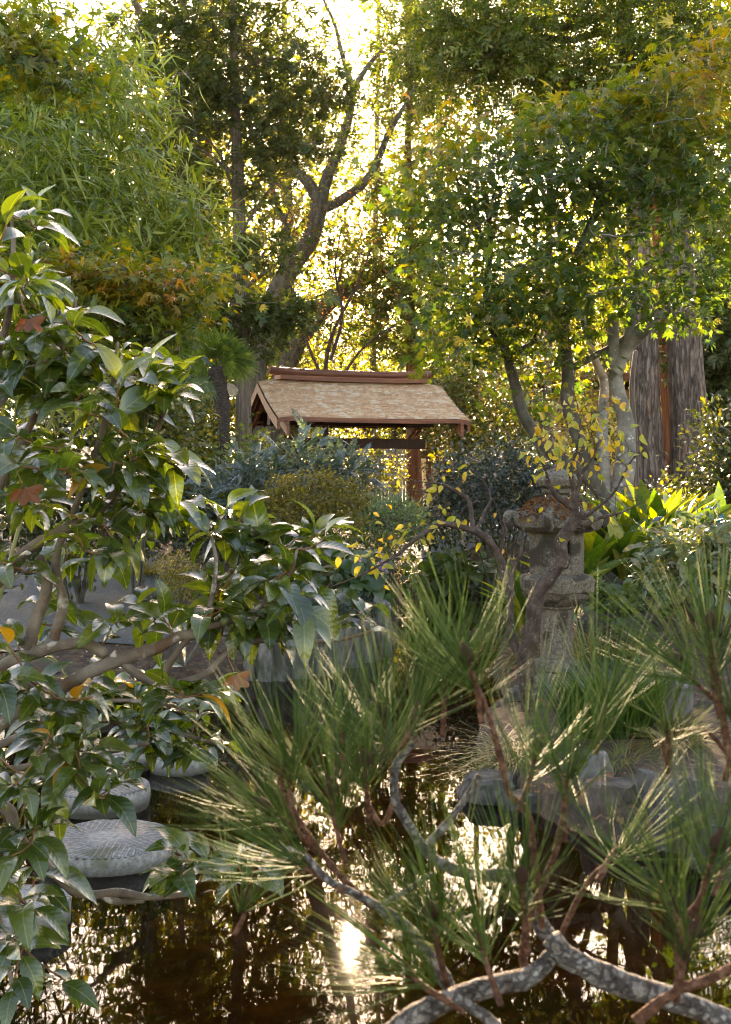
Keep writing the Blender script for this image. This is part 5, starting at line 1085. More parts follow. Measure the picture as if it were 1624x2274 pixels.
# ---------------------------------------------------------------- the wood behind
def far_tree(seed, Hh, W, leafs, lm, bark_, per=40, spread=.55, size=.13, n=150, tmp=OV):
    rg = np.random.default_rng(seed); a = Acc(); nodes = []
    p, r = limb(a, [(0, 0, -.3), (rg.normal() * .2, rg.normal() * .2, Hh * .35), (rg.normal() * .4, rg.normal() * .4, Hh * .7), (rg.normal() * .3, 0, Hh * .97)], .22, .03, n=24, sides=8, flare=.1, seed=seed); nodes.append(p[8:])
    for q in range(8):
        z = Hh * (.28 + .55 * q / 8); an = q * 2.4; L_ = W * (.9 - .45 * q / 8); s = np.array((np.interp(z, p[:, 2], p[:, 0]), np.interp(z, p[:, 2], p[:, 1]), z)); e = s + np.array((cos(an) * L_, sin(an) * L_, Hh * .14)); p2, _ = limb(a, [s, (s + e) / 2 + (0, 0, -.1), e], .09, .02, n=10, sides=6, seed=q); nodes.append(p2)
    u = unit(rg.normal(size=(n, 3))) * rg.random((n, 1)) ** .42; t = u * (W, W, Hh * .42) + (0, 0, Hh * .58); t[:, :2] *= (1.15 - .5 * (t[:, 2:] / Hh)); 
    d = grow(a, np.vstack(nodes), t, rg, .008, .010, .1, 3, 5, .08, .04); c = Acc(); pos, dr = around(rg, t, d, per, np.full(n, spread), .7)
    dr = unit(dr + (0, 0, -.15)); scatter(c, tmp, pos, dr, unit(rg.normal(0, .5, dr.shape) + (0, 0, .5)), size * (1 + .3 * rg.normal(size=len(pos))).clip(.5, 2)); return a.mesh('trunk', bark_), c.mesh('crown', lm)
K2 = kite(.26)
protos = [far_tree(61, 9, 2.6, 0, M['l_wood'], M['bark_oak'], tmp=K2), far_tree(62, 10, 2.4, 0, M['l_wood'], M['bark_conifer'], tmp=K2), far_tree(63, 11, 2.0, 0, M['l_cedar'], M['bark_conifer'], tmp=tuft_spray(8, .06, 8), size=.42, per=16), far_tree(64, 7, 2.6, 0, M['l_shrub'], M['bark_oak'], tmp=K2)]
FT = [(370, 26, 1, 1.3, 'tallest tree filling the sky between the bamboo grove and the cypress'), (600, 31, 0, 1.3, 'tall brown-green tree high behind the cypress, next to the oak fork'), (60, 27, 1, 1.0, 'leafy tree deep behind the bamboo grove at the picture edge'), (250, 30, 0, 1.05, 'brown-green tree behind the bamboo, between it and the dark red trunk'), (390, 33, 2, 1.1, 'dark conifer standing behind the red trunk'), (560, 36, 0, .95, 'golden lit tree far behind the cypress trunk'), (700, 40, 3, .85, 'low gold-green tree glowing far behind the gate ridge'),
      (820, 38, 3, .80, 'low sunlit tree far behind the middle of the gate roof'), (960, 36, 0, .72, 'gold-green tree far behind the slim conifer'), (1080, 36, 3, 1.0, 'bushy tree behind the shrubs next to the gate end'), (1200, 31, 0, .98, 'backlit tree behind the middle of the maple crown'), (1330, 33, 0, .95, 'gold-brown tree behind the maple trunk'),
      (1470, 34, 1, 1.1, 'golden tree seen in the gaps between the redwood trunks'), (1580, 27, 2, 1.05, 'tall conifer behind the thick redwood at the picture edge'), (1120, 46, 1, .8, 'pale sunlit tree deep behind the maple'), (640, 30, 3, .62, 'small bushy gold tree right behind the gable of the gate'), (880, 30.5, 3, .55, 'small bushy tree right behind the gate post'), (480, 27, 3, .75, 'dark bushy tree behind the fan palm'), (1400, 41, 0, 1., 'far golden tree behind the slim pale stem')]
for q, (px, Y, pr, s, lb) in enumerate(FT):
    c = on(px, Y); T = thing('woodland_tree', lb, 'tree', c, q * 1.9, 'trees of the wood behind the garden'); T.scale = (s, s, s)
    for me, nm in zip(protos[pr], ('trunk', 'crown')): o = link(me, nm, T); 
    o['kind'] = 'stuff'
# the deepest woodland reads as one mass of leaves
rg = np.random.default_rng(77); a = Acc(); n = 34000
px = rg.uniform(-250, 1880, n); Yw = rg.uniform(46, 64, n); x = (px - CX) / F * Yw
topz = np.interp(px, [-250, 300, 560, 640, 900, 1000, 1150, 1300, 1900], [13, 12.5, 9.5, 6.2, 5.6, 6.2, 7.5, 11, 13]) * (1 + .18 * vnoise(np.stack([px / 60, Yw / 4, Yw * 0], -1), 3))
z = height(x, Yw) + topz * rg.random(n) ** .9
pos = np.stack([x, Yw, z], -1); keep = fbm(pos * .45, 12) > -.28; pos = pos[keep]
# unseen leaf ring added beside and behind the camera to block flat sky light
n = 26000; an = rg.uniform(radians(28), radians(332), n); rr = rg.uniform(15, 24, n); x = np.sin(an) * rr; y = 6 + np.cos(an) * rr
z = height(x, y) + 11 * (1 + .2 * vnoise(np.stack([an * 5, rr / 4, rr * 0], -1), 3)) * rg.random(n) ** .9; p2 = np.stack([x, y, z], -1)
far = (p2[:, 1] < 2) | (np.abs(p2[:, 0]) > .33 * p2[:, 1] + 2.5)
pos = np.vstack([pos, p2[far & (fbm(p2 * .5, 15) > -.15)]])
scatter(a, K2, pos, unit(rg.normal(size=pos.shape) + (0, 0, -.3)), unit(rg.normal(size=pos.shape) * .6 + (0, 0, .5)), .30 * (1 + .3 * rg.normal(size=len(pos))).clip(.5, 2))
o = a.build('woods', M['l_wood'], kind='stuff'); tag(o, 'far golden wood beyond the garden trees, with an added unseen shading ring, one mass of leaves', 'wood')

# thin haze volume added for a glow towards the sun
if HAZE:
    a = Acc(); box(a, (0, 10, 10), (190, 190, 24)); hz = a.build('haze', None, kind='stuff', flat=True)
    m, N, L, out = new_mat('haze'); pv = N.new('ShaderNodeVolumePrincipled'); pv.inputs['Density'].default_value = HAZE; pv.inputs['Color'].default_value = (.95, .92, .88, 1); pv.inputs['Anisotropy'].default_value = .75
    L.new(pv.outputs[0], out.inputs['Volume']); hz.data.materials.append(m)
# ---------------------------------------------------------------- single leaves as objects
def mesh_of(name, T, mat):
    a = Acc(); v, f = T; luv = np.zeros_like(v); luv[:, 0] = v[:, 0]; luv[:, 1] = v[:, 1]; luv[:, 2] = .001
    a.add(v, f, None, luv); return a.mesh(name, mat)

from mathutils import Matrix
def place(me, name, parent, pos, d, nrm, size, mat=None, label=None):
    R = frames(np.asarray(d, float)[None], np.asarray(nrm, float)[None])[0]
    o = bpy.data.objects.new(name, me); COL.objects.link(o); o.parent = parent
    m = np.eye(4); m[:3, :3] = (R * size).T; m[:3, 3] = pos
    o.matrix_basis = Matrix(m.tolist())
    if mat: o.material_slots[0].link = 'OBJECT'; o.material_slots[0].material = mat
    if label: o['label'] = label
    return o

# ---------------------------------------------------------------- yellow-leaved small tree with lichen twigs, in front of the lantern
def yellow_tree():
    Y = 7.6; rg = np.random.default_rng(41); a = Acc(); b = np.array((*P(1178, 1560, Y)[:2], H(P(1178, 1560, Y)[0], Y)))
    LB = [([(1180, 1575), (1166, 1474), (1179, 1417), (1190, 1343), (1201, 1308), (1223, 1282), (1246, 1247), (1246, 1205), (1265, 1173), (1281, 1148), (1278, 1119)], .055, .028), ([(1168, 1476), (1137, 1417, .1), (1134, 1327, .15), (1140, 1263, .2), (1156, 1231, .2), (1164, 1161, .2)], .030, .006),
          ([(1278, 1130), (1240, 1105), (1223, 1081), (1204, 1023), (1188, 985)], .020, .005), ([(1278, 1122), (1275, 1093), (1268, 1039), (1284, 991), (1290, 930)], .022, .005), ([(1279, 1115), (1291, 1055), (1310, 1026), (1330, 985)], .016, .004), ([(1281, 1150), (1297, 1167), (1329, 1151), (1380, 1138), (1425, 1116)], .017, .003), ([(1285, 1150), (1303, 1145), (1361, 1097), (1403, 1023), (1441, 988)], .014, .003),
          ([(1134, 1330, .15), (1122, 1275, .2), (1109, 1238, .2), (1090, 1206, .2), (1069, 1187, .2), (1050, 1178, .2), (1021, 1170, .2), (989, 1163, .2), (962, 1170, .15), (945, 1182, .1), (922, 1198), (893, 1224), (877, 1235), (820, 1268), (770, 1290), (738, 1302)], .030, .004), ([(1052, 1178, .2), (1048, 1150, .25), (1041, 1112, .3), (1021, 1096, .3), (989, 1077, .3), (967, 1073, .3), (921, 1069, .3)], .018, .004), ([(1060, 1182, .2), (1075, 1140, .3), (1090, 1105, .4), (1070, 1060, .4)], .014, .003), ([(1109, 1238, .2), (1118, 1190, .3), (1112, 1150, .3), (1096, 1110, .3)], .012, .003), ([(1246, 1247), (1252, 1262, -.05), (1262, 1258, -.1), (1266, 1240, -.1)], .009, .003)]
    nodes = []
    T = thing('yellow_leaved_tree', 'small crooked tree with sparse yellow leaves and grey lichen twigs before the lantern', 'tree', b)
    for q, (pts, r0, r1) in enumerate(LB):
        p, r = limb(a, px_path(pts, Y), r0, r1, n=8 * len(pts), sides=8, seed=50 + q, rough=.16); nodes.append(p[len(p) // 4:])
    tw = blobs(rg, [(1230, 990, 7.6, 90, 80, .35, 34), (1290, 970, 7.6, 110, 100, .35, 40), (1360, 1000, 7.6, 70, 90, .3, 26), (1290, 900, 7.6, 80, 40, .3, 18), (1000, 1090, 7.9, 110, 60, .2, 34), (920, 1170, 7.8, 100, 50, .2, 26), (840, 1240, 7.7, 90, 40, .15, 22), (1090, 1150, 7.9, 70, 80, .2, 24), (1390, 1110, 7.6, 80, 70, .25, 26), (1250, 1120, 7.5, 120, 70, .2, 40), (1160, 1220, 7.75, 40, 60, .1, 8), (1190, 1240, 7.6, 50, 50, .2, 10)])
    d = grow(a, np.vstack(nodes), tw, rg, .0016, .004, .05, 5, 8, .14, .008)
    for v in a.v: v -= b
    a.build('trunk', M['bark_twig'], T)
    me = [mesh_of('leaf', oval(.27, .08, -.3 - .12 * k, 6, .82), M['l_yellow']) for k in range(3)]
    n = 0
    px = tw[:, 0] / tw[:, 1] * F + CX; py = HZ + (CAMZ - tw[:, 2]) / tw[:, 1] * F
    for i in rg.permutation(len(tw)):
        lf = px[i] < 1010 or (py[i] < 1060)
        for _ in range(rg.integers(1, 4) if lf else (1 if rg.random() < .25 else 0)):
            if n >= 296: break
            pos = tw[i] + rg.normal(0, .05, 3) - b; dr = unit(d[i] * .3 + rg.normal(0, .5, 3) + (0, 0, -.5)); place(me[n % 3], 'leaf', T, pos, dr, unit(rg.normal(0, .7, 3) + (0, -.5, .6)), .052 * (1 + .2 * rg.normal())); n += 1
yellow_tree()

# ---------------------------------------------------------------- aspidistra, laurels, ground cover, bergenia
def aspidistra(label, px, py, Y, n, R, seed, ln=.56):
    rg = np.random.default_rng(seed); c = P(px, py, Y); b = np.array((c[0], Y, H(c[0], Y)))
    T = thing('aspidistra', label, 'plant', b, 0, 'aspidistra clumps at the maple foot')
    me = [mesh_of('leaf', oval(.10 + .010 * k, .05, -.06 - .13 * k, 8, .8), M['l_aspid']) for k in range(4)]
    st = Acc()
    for q in range(n):
        an = rg.random() * 2 * pi; rr = R * rg.random() ** .6; p = np.array((cos(an) * rr, sin(an) * rr * .7, 0)); p[2] = H(b[0] + p[0], b[1] + p[1]) - b[2]
        out = unit(np.array((p[0] + rg.normal(0, .09), p[1] + rg.normal(0, .09), 0)) + 1e-6); lean = .12 + .50 * rr / R
        dr = unit(out * lean + (0, 0, 1)); s = .10 + .08 * rg.random(); q1 = p + dr * s; tubes(st, np.array([p - (0, 0, .03), p + dr * s * .5, q1]), np.array([.005, .004, .004]), 5)
        place(me[q % 4], 'leaf', T, q1, dr, unit(-out * 1.0 + rg.normal(0, .6, 3) * (1, 1, .2) + (0, 0, .35)), ln * (.72 + .5 * rg.random()))
    st.build('stalk', M['l_aspid'], T, kind='stuff')
aspidistra('bright yellow-green broad-leaved clump leaning against the grey maple foot, lower of the two', 1375, 1290, 10.2, 62, .30, 51)
aspidistra('taller broad-leaved clump with upright pointed leaves, between the maple foot and the laurel', 1455, 1262, 10.8, 84, .42, 52, .60)
aspidistra('small yellow-green broad-leaved clump hidden behind the lantern light chamber', 1215, 1285, 9.9, 34, .26, 53, .48)

def leafy(name, label, bl, seed, tmps, mat, size, per, Y0, bx, cat='shrub', nmax=290, stem='twig_red', droop=.2, sp=.06, group=None, rest=None):
    """a shrub whose leaves are single objects"""
    rg = np.random.default_rng(seed); T_ = blobs(rg, bl, .45); T_ = T_[T_[:, 2] > height(T_[:, 0], T_[:, 1]) + .02]; b = on(bx, Y0); a = Acc(); nodes = []
    for q in range(6):
        e = T_[rg.integers(len(T_))]; p, r = limb(a, [b + rg.normal(0, .1, 3) * (1, .5, 0) - (0, 0, .05), b * .5 + e * .5 + rg.normal(0, .04, 3), e], .010, .004, n=10, sides=6, seed=q); nodes.append(p)
    T = thing(name, label, cat, b, 0, group); d = grow(a, np.vstack(nodes), T_, rg, .002, .005, .1, 4, 5, .08, .008)
    for v in a.v: v -= b
    a.build('stem', M[stem], T)
    me = [mesh_of('leaf', t, M[mat]) for t in tmps]
    pos, dr = around(rg, T_, d, per, np.full(len(T_), sp), .7); dr = unit(dr + (0, 0, -droop)); nr = unit(rg.normal(0, .45, dr.shape) + (0, -.2, .8)); sz = size * (1 + .25 * rg.normal(size=len(pos))).clip(.5, 1.6)
    order = np.argsort(pos[:, 1]); k = order[:nmax]
    for q, i in enumerate(k): place(me[q % len(me)], 'leaf', T, pos[i] - b, dr[i], nr[i], sz[i])
    k = order[nmax:]
    if len(k): c = Acc(); scatter(c, tmps[0], pos[k] - b, dr[k], nr[k], sz[k], None, True); c.build('foliage', M[mat], T, kind='stuff')
    return T
LA = [oval(.17, .06, -.15, 4, .9), oval(.19, .08, -.25, 4, .9)]
leafy('laurel', 'laurel with thin grey-green and tan leaves filling the bank at the picture edge', [(1530, 1230, 8.6, 80, 50, .4, 70), (1600, 1200, 8.4, 60, 50, .4, 50), (1480, 1270, 8.8, 60, 40, .3, 36), (1580, 1280, 8.3, 70, 40, .3, 44), (1500, 1190, 9.2, 60, 30, .3, 24)], 61, LA, 'l_laurel', .10, 5, 8.8, 1540)
CV = [maple(), oval(.46, .06, -.15, 4, .7), oval(.42, .10, -.2, 4, .75)]
leafy('ground_cover', 'light green lobed ground cover spilling over the grey boulders beside the lantern shaft', [(1330, 1330, 9.3, 60, 30, .3, 30), (1390, 1350, 9.1, 60, 40, .25, 34), (1350, 1385, 9.0, 40, 26, .2, 16), (1440, 1330, 9.4, 40, 40, .2, 18), (1300, 1310, 9.5, 30, 20, .2, 10)], 62, [CV[0], CV[1]], 'l_cover', .085, 2, 9.3, 1370, 'ground cover', 240, 'bamboo', .1, .05)
leafy('ground_cover', 'pale leafed ground cover on the far bank below the gravel path', [(960, 1262, 16.2, 60, 16, .3, 26), (1010, 1255, 16.4, 50, 16, .3, 22), (1060, 1265, 16.6, 60, 14, .3, 20), (930, 1285, 15.9, 40, 12, .3, 14)], 63, [CV[1], CV[2]], 'l_cover', .14, 2, 16.9, 985, 'ground cover', 200, 'bamboo', .1, .08)
leafy('bergenia', 'dark glossy round-leaved clump with a lilac flower at the end of the palisade', [(770, 1262, 11.6, 50, 30, .25, 24), (815, 1280, 11.5, 40, 26, .2, 18), (730, 1280, 11.7, 30, 20, .2, 10), (840, 1300, 11.3, 24, 16, .15, 8)], 64, [oval(.42, .08, -.25, 5, .75), oval(.46, .06, -.35, 5, .75)], 'l_bergenia', .17, 2, 11.5, 790, 'plant', 200, 'bamboo', .3, .08)
def flower(label, px, py, Y, n, mat, R):
    rg = np.random.default_rng(int(px)); c = P(px, py, Y); b = np.array((c[0], Y, H(c[0], Y))); T = thing('flower_head', label, 'flower', b); a = Acc(); tubes(a, catmull([(0, 0, -.02), (.01, 0, (c[2] - b[2]) * .5), c - b], 8), np.full(8, .004), 5); a.build('stalk', M['bamboo'], T)
    u = unit(rg.normal(size=(n, 3))); a = Acc()
    for k in range(5):
        x = unit(np.cross(u, (0.2, .3, 1.))); y = np.cross(u, x); an = k * 2 * pi / 5; d = x * cos(an) + y * sin(an); scatter(a, oval(.36, .05, -.1, 2), c - b + u * R * (.7 + .3 * rg.random((n, 1))), unit(d + u * .3), u, .022)
    a.build('blossom', M[mat], T, kind='stuff')
flower('lilac-purple flower head standing above the dark round leaves at the pond', 850, 1258, 11.3, 40, 'flower', .05)
flower('small pale peach flower head beside the lilac one', 795, 1246, 11.4, 14, 'flower_pink', .04)

# azalea with pinkish new leaves, sedges, mondo grass, iris
shrub('azalea', 'small azalea with pale pinkish specks on the gravel bank behind the camellia', [(390, 1270, 9.6, 40, 36, .25, 50), (420, 1300, 9.5, 30, 30, .2, 30)], OV, M['l_gold'], 321, 26, .05, .022, 9.6, 400, nst=6)
rg = np.random.default_rng(9)
def tuft(name, label, px, py, n, ln, mat, seed, R=.10, wd=.012, up=1.1, bend=.55, group=None, Y=None):
    rg = np.random.default_rng(seed); b = G(px, py) if Y is None else on(px, Y); a = Acc(); an = rg.random(n) * 2 * pi; rr = R * rg.random(n) ** .5
    pos = np.stack([np.cos(an) * rr, np.sin(an) * rr, 0 * rr], -1); pos[:, 2] = height(pos[:, 0] + b[0], pos[:, 1] + b[1]) - b[2] - .01
    an2 = an + rg.normal(0, .7, n); d = unit(np.stack([np.cos(an2), np.sin(an2), up + .5 * rg.normal(size=n).clip(-1, 2)], -1)); nr = unit(np.stack([-np.cos(an2), -np.sin(an2), 1.2 + 0 * an2], -1))
    scatter(a, blade(wd, bend, 4), pos, d, nr, ln * (.6 + .6 * rg.random(n))); o = a.build(name, M[mat]); o.location = tuple(b); return tag(o, label, 'grass tuft' if name != 'iris' else 'plant', group)
SG = 'sedge tufts on the banks'
tuft('sedge', 'golden sedge tuft on the gravel bank beside the pinkish azalea', 325, 1275, 420, .36, 'grass_gold', 1, .13, .010, group=SG)
tuft('sedge', 'dark mondo grass mound drooping below the golden sedge on the gravel bank', 330, 1335, 520, .30, 'grass_dark', 2, .14, .010, .6, .9, SG)
tuft('sedge', 'green sedge tuft close beside the lantern shaft', 1300, 1400, 200, .36, 'grass', 3, .10, .010, group=SG, Y=8.6)
tuft('sedge', 'pale drooping sedge tuft between the boulders under the ground cover', 1375, 1440, 220, .34, 'grass', 4, .10, .010, .8, .8, SG, Y=8.5)
tuft('sedge', 'yellow-tipped sedge hanging over the bank behind the lantern shaft', 1175, 1320, 150, .42, 'grass_gold', 5, .10, .010, .5, 1., SG, Y=9.6)
tuft('sedge', 'fine sedge tuft on bare soil above the rusty rock', 1380, 1690, 300, .22, 'grass', 6, .12, .008, .6, .8, SG)
tuft('sedge', 'bright green-yellow sedge tuft on the soil beside the fine one, at the pine tip', 1500, 1650, 240, .30, 'grass_gold', 7, .12, .010, .7, .8, SG)
tuft('sedge', 'sedge tuft hanging over the dark wet rock at the water', 1085, 1690, 320, .28, 'grass', 8, .16, .009, .7, .9, SG, Y=6.75)
tuft('sedge', 'sedge tuft above the wet rock nearer the pine needles', 1150, 1700, 320, .28, 'grass', 9, .16, .009, .7, .9, SG, Y=6.6)
tuft('sedge', 'grass tuft at the foot of the pale basalt post', 1500, 1610, 200, .20, 'grass', 10, .10, .008, .8, .7, SG)
for q, (px, py, lb) in enumerate([(900, 1242, 'gold-green sedge at the shrub end of the gravel path edge'), (950, 1240, 'second gold-green sedge along the gravel path edge'), (1000, 1243, 'gold-brown sedge in the middle of the gravel path edge'), (1050, 1248, 'gold-green sedge under the bare branch by the gravel path'), (1095, 1252, 'green sedge at the lantern end of the gravel path edge')]):
    tuft('sedge', lb, px, py, 260, .30, 'grass_gold' if q % 2 == 0 else 'grass', 20 + q, .28, .012, .8, .7, SG, Y=17.15)
tuft('sedge', 'dark green sedge bank right above the big far water boulder', 1080, 1285, 320, .30, 'grass', 31, .35, .012, .6, .8, SG, Y=16.95)
tuft('sedge', 'sedge hanging to the far water line between the pale stones', 1010, 1290, 240, .26, 'grass_gold', 32, .3, .012, .5, .9, SG, Y=17.0)
tuft('iris', 'dense dark green clump of upright sword leaves beside the pale basalt post', 1370, 1575, 420, .40, 'iris', 33, .19, .020, 2.6, .22, Y=6.75)
tuft('iris', 'smaller clump of sword leaves at the water below the lantern', 1290, 1590, 160, .34, 'iris', 34, .10, .020, 2.6, .22, 'iris clumps', Y=6.9)
tuft('sedge', 'arching fern-like green tuft on the bank under the azalea', 480, 1250, 220, .34, 'grass', 35, .15, .014, .7, .8, SG, Y=11.5)
tuft('sedge', 'light green arching tuft left of the lilac flower on the bank', 600, 1240, 240, .36, 'grass', 36, .2, .014, .7, .8, SG, Y=12.0)

# leaf litter: single fallen leaves on the rusty rock and the water, the rest as one mass
rg = np.random.default_rng(14); a = Acc(); n = 9000
x = rg.uniform(-6, 8, n); y = rg.uniform(5, 24, n) ; ok = (pond_sd(x, y) > .05) & ~inside(x, y, PATH_FAR) & ~(inside(x, y, PATH_LEFT)); x, y = x[ok], y[ok]; z = height(x, y) + .012
scatter(a, oval(.25, .05, -.1, 2), np.stack([x, y, z], -1), unit(rg.normal(size=(len(x), 3)) * (1, 1, .2)), unit(rg.normal(0, .35, (len(x), 3)) + (0, 0, 1)), .035 + .04 * rg.random(len(x)))
o = a.build('fallen_leaves', M['dry'], kind='stuff'); tag(o, 'brown dry leaves lying all over the garden soil', 'leaf litter')
me = mesh_of('fallen_leaf', oval(.28, .06, .12, 5, .85), M['dry'])
for q, (px, py, z, lb) in enumerate([(450, 1984, .006, 'orange leaf floating beside the big herringbone millstone'), (500, 1700, .006, 'brown leaf floating past the small millstone'), (300, 2003, .006, 'dark brown leaf floating just below the big millstone rim'), (640, 1640, .006, 'leaf floating in front of the palisade reflection'), (1180, 1520, .006, 'yellow leaf floating between the crooked trunk and the lantern')]):
    Y = (CAMZ - z) * F / (py - HZ); o = place(me, 'fallen_leaf', None, P(px, py, Y), (cos(q * 2.), sin(q * 2.), .03), (0, .1, 1), .055); tag(o, lb, 'leaf', 'leaves floating on the pond')
for q, (px, py, Y) in enumerate([(1345, 1722, 5.75), (1362, 1728, 5.72), (1378, 1718, 5.8)]):
    o = place(me, 'fallen_leaf', None, P(px, py, Y), (cos(q * 2.5), sin(q * 2.5), .1), (.1, -.3, 1), .05); tag(o, ['curled brown leaf on top of the rusty rock, the one next to the slim rock', 'brown leaf in the middle of the rusty rock top', 'brown leaf on the rusty rock next to the tall dark slab'][q], 'leaf', 'dry leaves on the rusty rock')

# needles and bits of leaf drifting on the pond
rg = np.random.default_rng(15); n = 420; x = rg.uniform(-2.4, 1.6, n); y = rg.uniform(3.2, 12, n); ok = pond_sd(x, y) < -.03; cl = fbm(np.stack([x * 1.3, y * 1.3, 0 * x], -1), 6) > -.1; x, y = x[ok & cl], y[ok & cl]; a = Acc()
scatter(a, oval(.24, .03, .05, 3), np.stack([x, y, 0 * x + .004], -1), unit(rg.normal(size=(len(x), 3)) * (1, 1, .02)), unit(rg.normal(0, .05, (len(x), 3)) + (0, 0, 1)), .012 + .022 * rg.random(len(x)) ** 2)
o = a.build('floating_leaves', M['dry'], kind='stuff'); tag(o, 'small bits of brown leaf drifting on the dark pond', 'leaf litter')

# ---------------------------------------------------------------- camellia in front
CT = [oval(.235, .060, -.26, 8, .90), oval(.25, .085, -.40, 8, .92), oval(.225, .050, -.14, 8, .88), oval(.24, .095, -.55, 8, .92)]
def camellia(label, boughs, bl, seed, Y, size, per, root, group, nbud=14, old=8, rmax=.006, thin=.62):
    rg = np.random.default_rng(seed); T = thing('camellia', label, 'camellia bush', root, 0, group); root = np.asarray(root, float); nodes = []
    for q, (pts, r0, r1) in enumerate(boughs):
        a = Acc(); p, r = limb(a, px_path(pts, Y), r0, r1, n=9 * len(pts), sides=10, seed=seed + q, rough=.16); nodes.append(p[len(p) // 5:])
        for v in a.v: v -= root
        a.build('branch', M['bark_camellia'], T)
    tips = blobs(rg, [(*q[:6], max(2, int(q[6] * thin + .5))) for q in bl], .5); a = Acc()
    d, PP = grow(a, np.vstack(nodes), tips + (0, 0, .03), rg, .0016, .006, -.16, 6, 10, .05, rmax, True)
    for v in a.v: v -= root
    a.build('twig', M['twig_red'], T, kind='stuff')
    me = [mesh_of('leaf', t, M['l_camellia']) for t in CT]
    n = len(tips); L_ = []; up_ = np.array((0, 0, 1.))
    for i in range(n):
        path = PP[i]; seg = np.linalg.norm(np.diff(path, axis=0), axis=1); cum = np.concatenate([[0], np.cumsum(seg)]); tot = cum[-1]; use = min(tot * .9, .034 * per * (size / .09))
        m_ = max(3, int(use / (.034 * size / .09))); sgn = 1 if rg.random() < .5 else -1
        for j in range(m_ + 1):
            s = j / m_; q = tot - use * s; pos = np.array([np.interp(q, cum, path[:, k]) for k in range(3)]); k = min(max(np.searchsorted(cum, q), 1), len(path) - 1)
            tg = unit(path[k] - path[k - 1]); side = unit(np.cross(tg, up_) + 1e-6); sgn = -sgn
            dd_ = unit(tg * (.95 if j < 2 else .55) + side * sgn * (.55 if j < 2 else .85) + up_ * (.16 - .34 * rg.random()) + rg.normal(0, .20, 3))
            nn = unit(up_ * .85 + tg * .15 + side * sgn * .18 + np.array((0, -.22, 0)) + rg.normal(0, .24, 3))
            L_.append((pos + dd_ * .006, dd_, nn, size * (.70 + .34 * min(1, s * 3 + .25) + .13 * rg.normal())))
    L_ = [l for l in L_ if l[3] > .02]
    depth = np.array([l[0][1] for l in L_]); order = np.argsort(depth); oldset = set(rg.choice(order[90:285], old, replace=False))
    for q, i in enumerate(order[:290]):
        pos, dd_, nn, s = L_[i]; o = place(me[q % 4], 'leaf', T, pos - root, dd_, nn, s)
        if i in oldset: o.material_slots[0].link = 'OBJECT'; o.material_slots[0].material = M['l_camellia_old']; o['label'] = 'yellow-orange fading leaf'
    rest = order[290:]
    if len(rest):
        c = Acc()
        for t in range(4):
            k = rest[t::4]
            if len(k): scatter(c, CT[t], np.array([L_[i][0] for i in k]) - root, np.array([L_[i][1] for i in k]), np.array([L_[i][2] for i in k]), np.array([L_[i][3] for i in k]), None, True)
        c.build('foliage', M['l_camellia'], T, kind='stuff')
    a = Acc(); lathe(a, [(.05, 0), (.30, .15), (.42, .42), (.34, .72), (.12, .95), (.02, 1.02)], 12); bm = a.mesh('bud', M['bud'])
    for q in range(min(nbud, n)):
        i = (q * 7) % n; place(bm, 'bud', T, tips[i] - root, unit(np.cross(unit(np.cross(d[i], (.1, .3, 1.))), d[i])), d[i], .020 + .006 * rg.random())
    return T
# lathe runs along z, place() maps z to the normal: buds point along the shoot
bo = [([(-130, 1700), (-40, 1640), (70, 1568), (200, 1492), (280, 1460), (345, 1440), (400, 1412), (432, 1410)], .018, .010), ([(-80, 1560), (10, 1480), (90, 1445), (180, 1428), (235, 1452)], .017, .010), ([(-60, 1340), (10, 1280), (60, 1225), (130, 1180), (200, 1150), (260, 1090), (300, 1010), (345, 960), (370, 900)], .014, .004), ([(60, 1440), (80, 1380), (105, 1300), (90, 1235)], .014, .009), ([(120, 1420), (140, 1340), (125, 1240), (170, 1120), (220, 980), (250, 860), (262, 760)], .011, .003),
      ([(-60, 1180), (0, 1080), (60, 960), (110, 850), (150, 740), (170, 660)], .011, .003), ([(-80, 980), (-30, 840), (20, 700), (30, 560), (25, 480)], .010, .003), ([(250, 1450), (310, 1500), (370, 1520), (450, 1500), (520, 1440), (600, 1420), (680, 1425), (760, 1420), (830, 1400)], .010, .003), ([(345, 1520), (400, 1440), (460, 1360), (480, 1260), (470, 1190)], .008, .003), ([(440, 1400), (560, 1360), (640, 1280), (660, 1220)], .007, .003),
      ([(-60, 1760), (20, 1800), (40, 1860), (110, 1930), (185, 1985), (260, 1982), (330, 1992), (420, 1985)], .014, .006), ([(220, 1985), (260, 2002), (320, 2000)], .008, .005), ([(-60, 1720), (60, 1705), (130, 1690), (240, 1670), (330, 1650)], .010, .004), ([(-90, 1760), (-30, 1900), (0, 2050), (30, 2200)], .010, .004)]
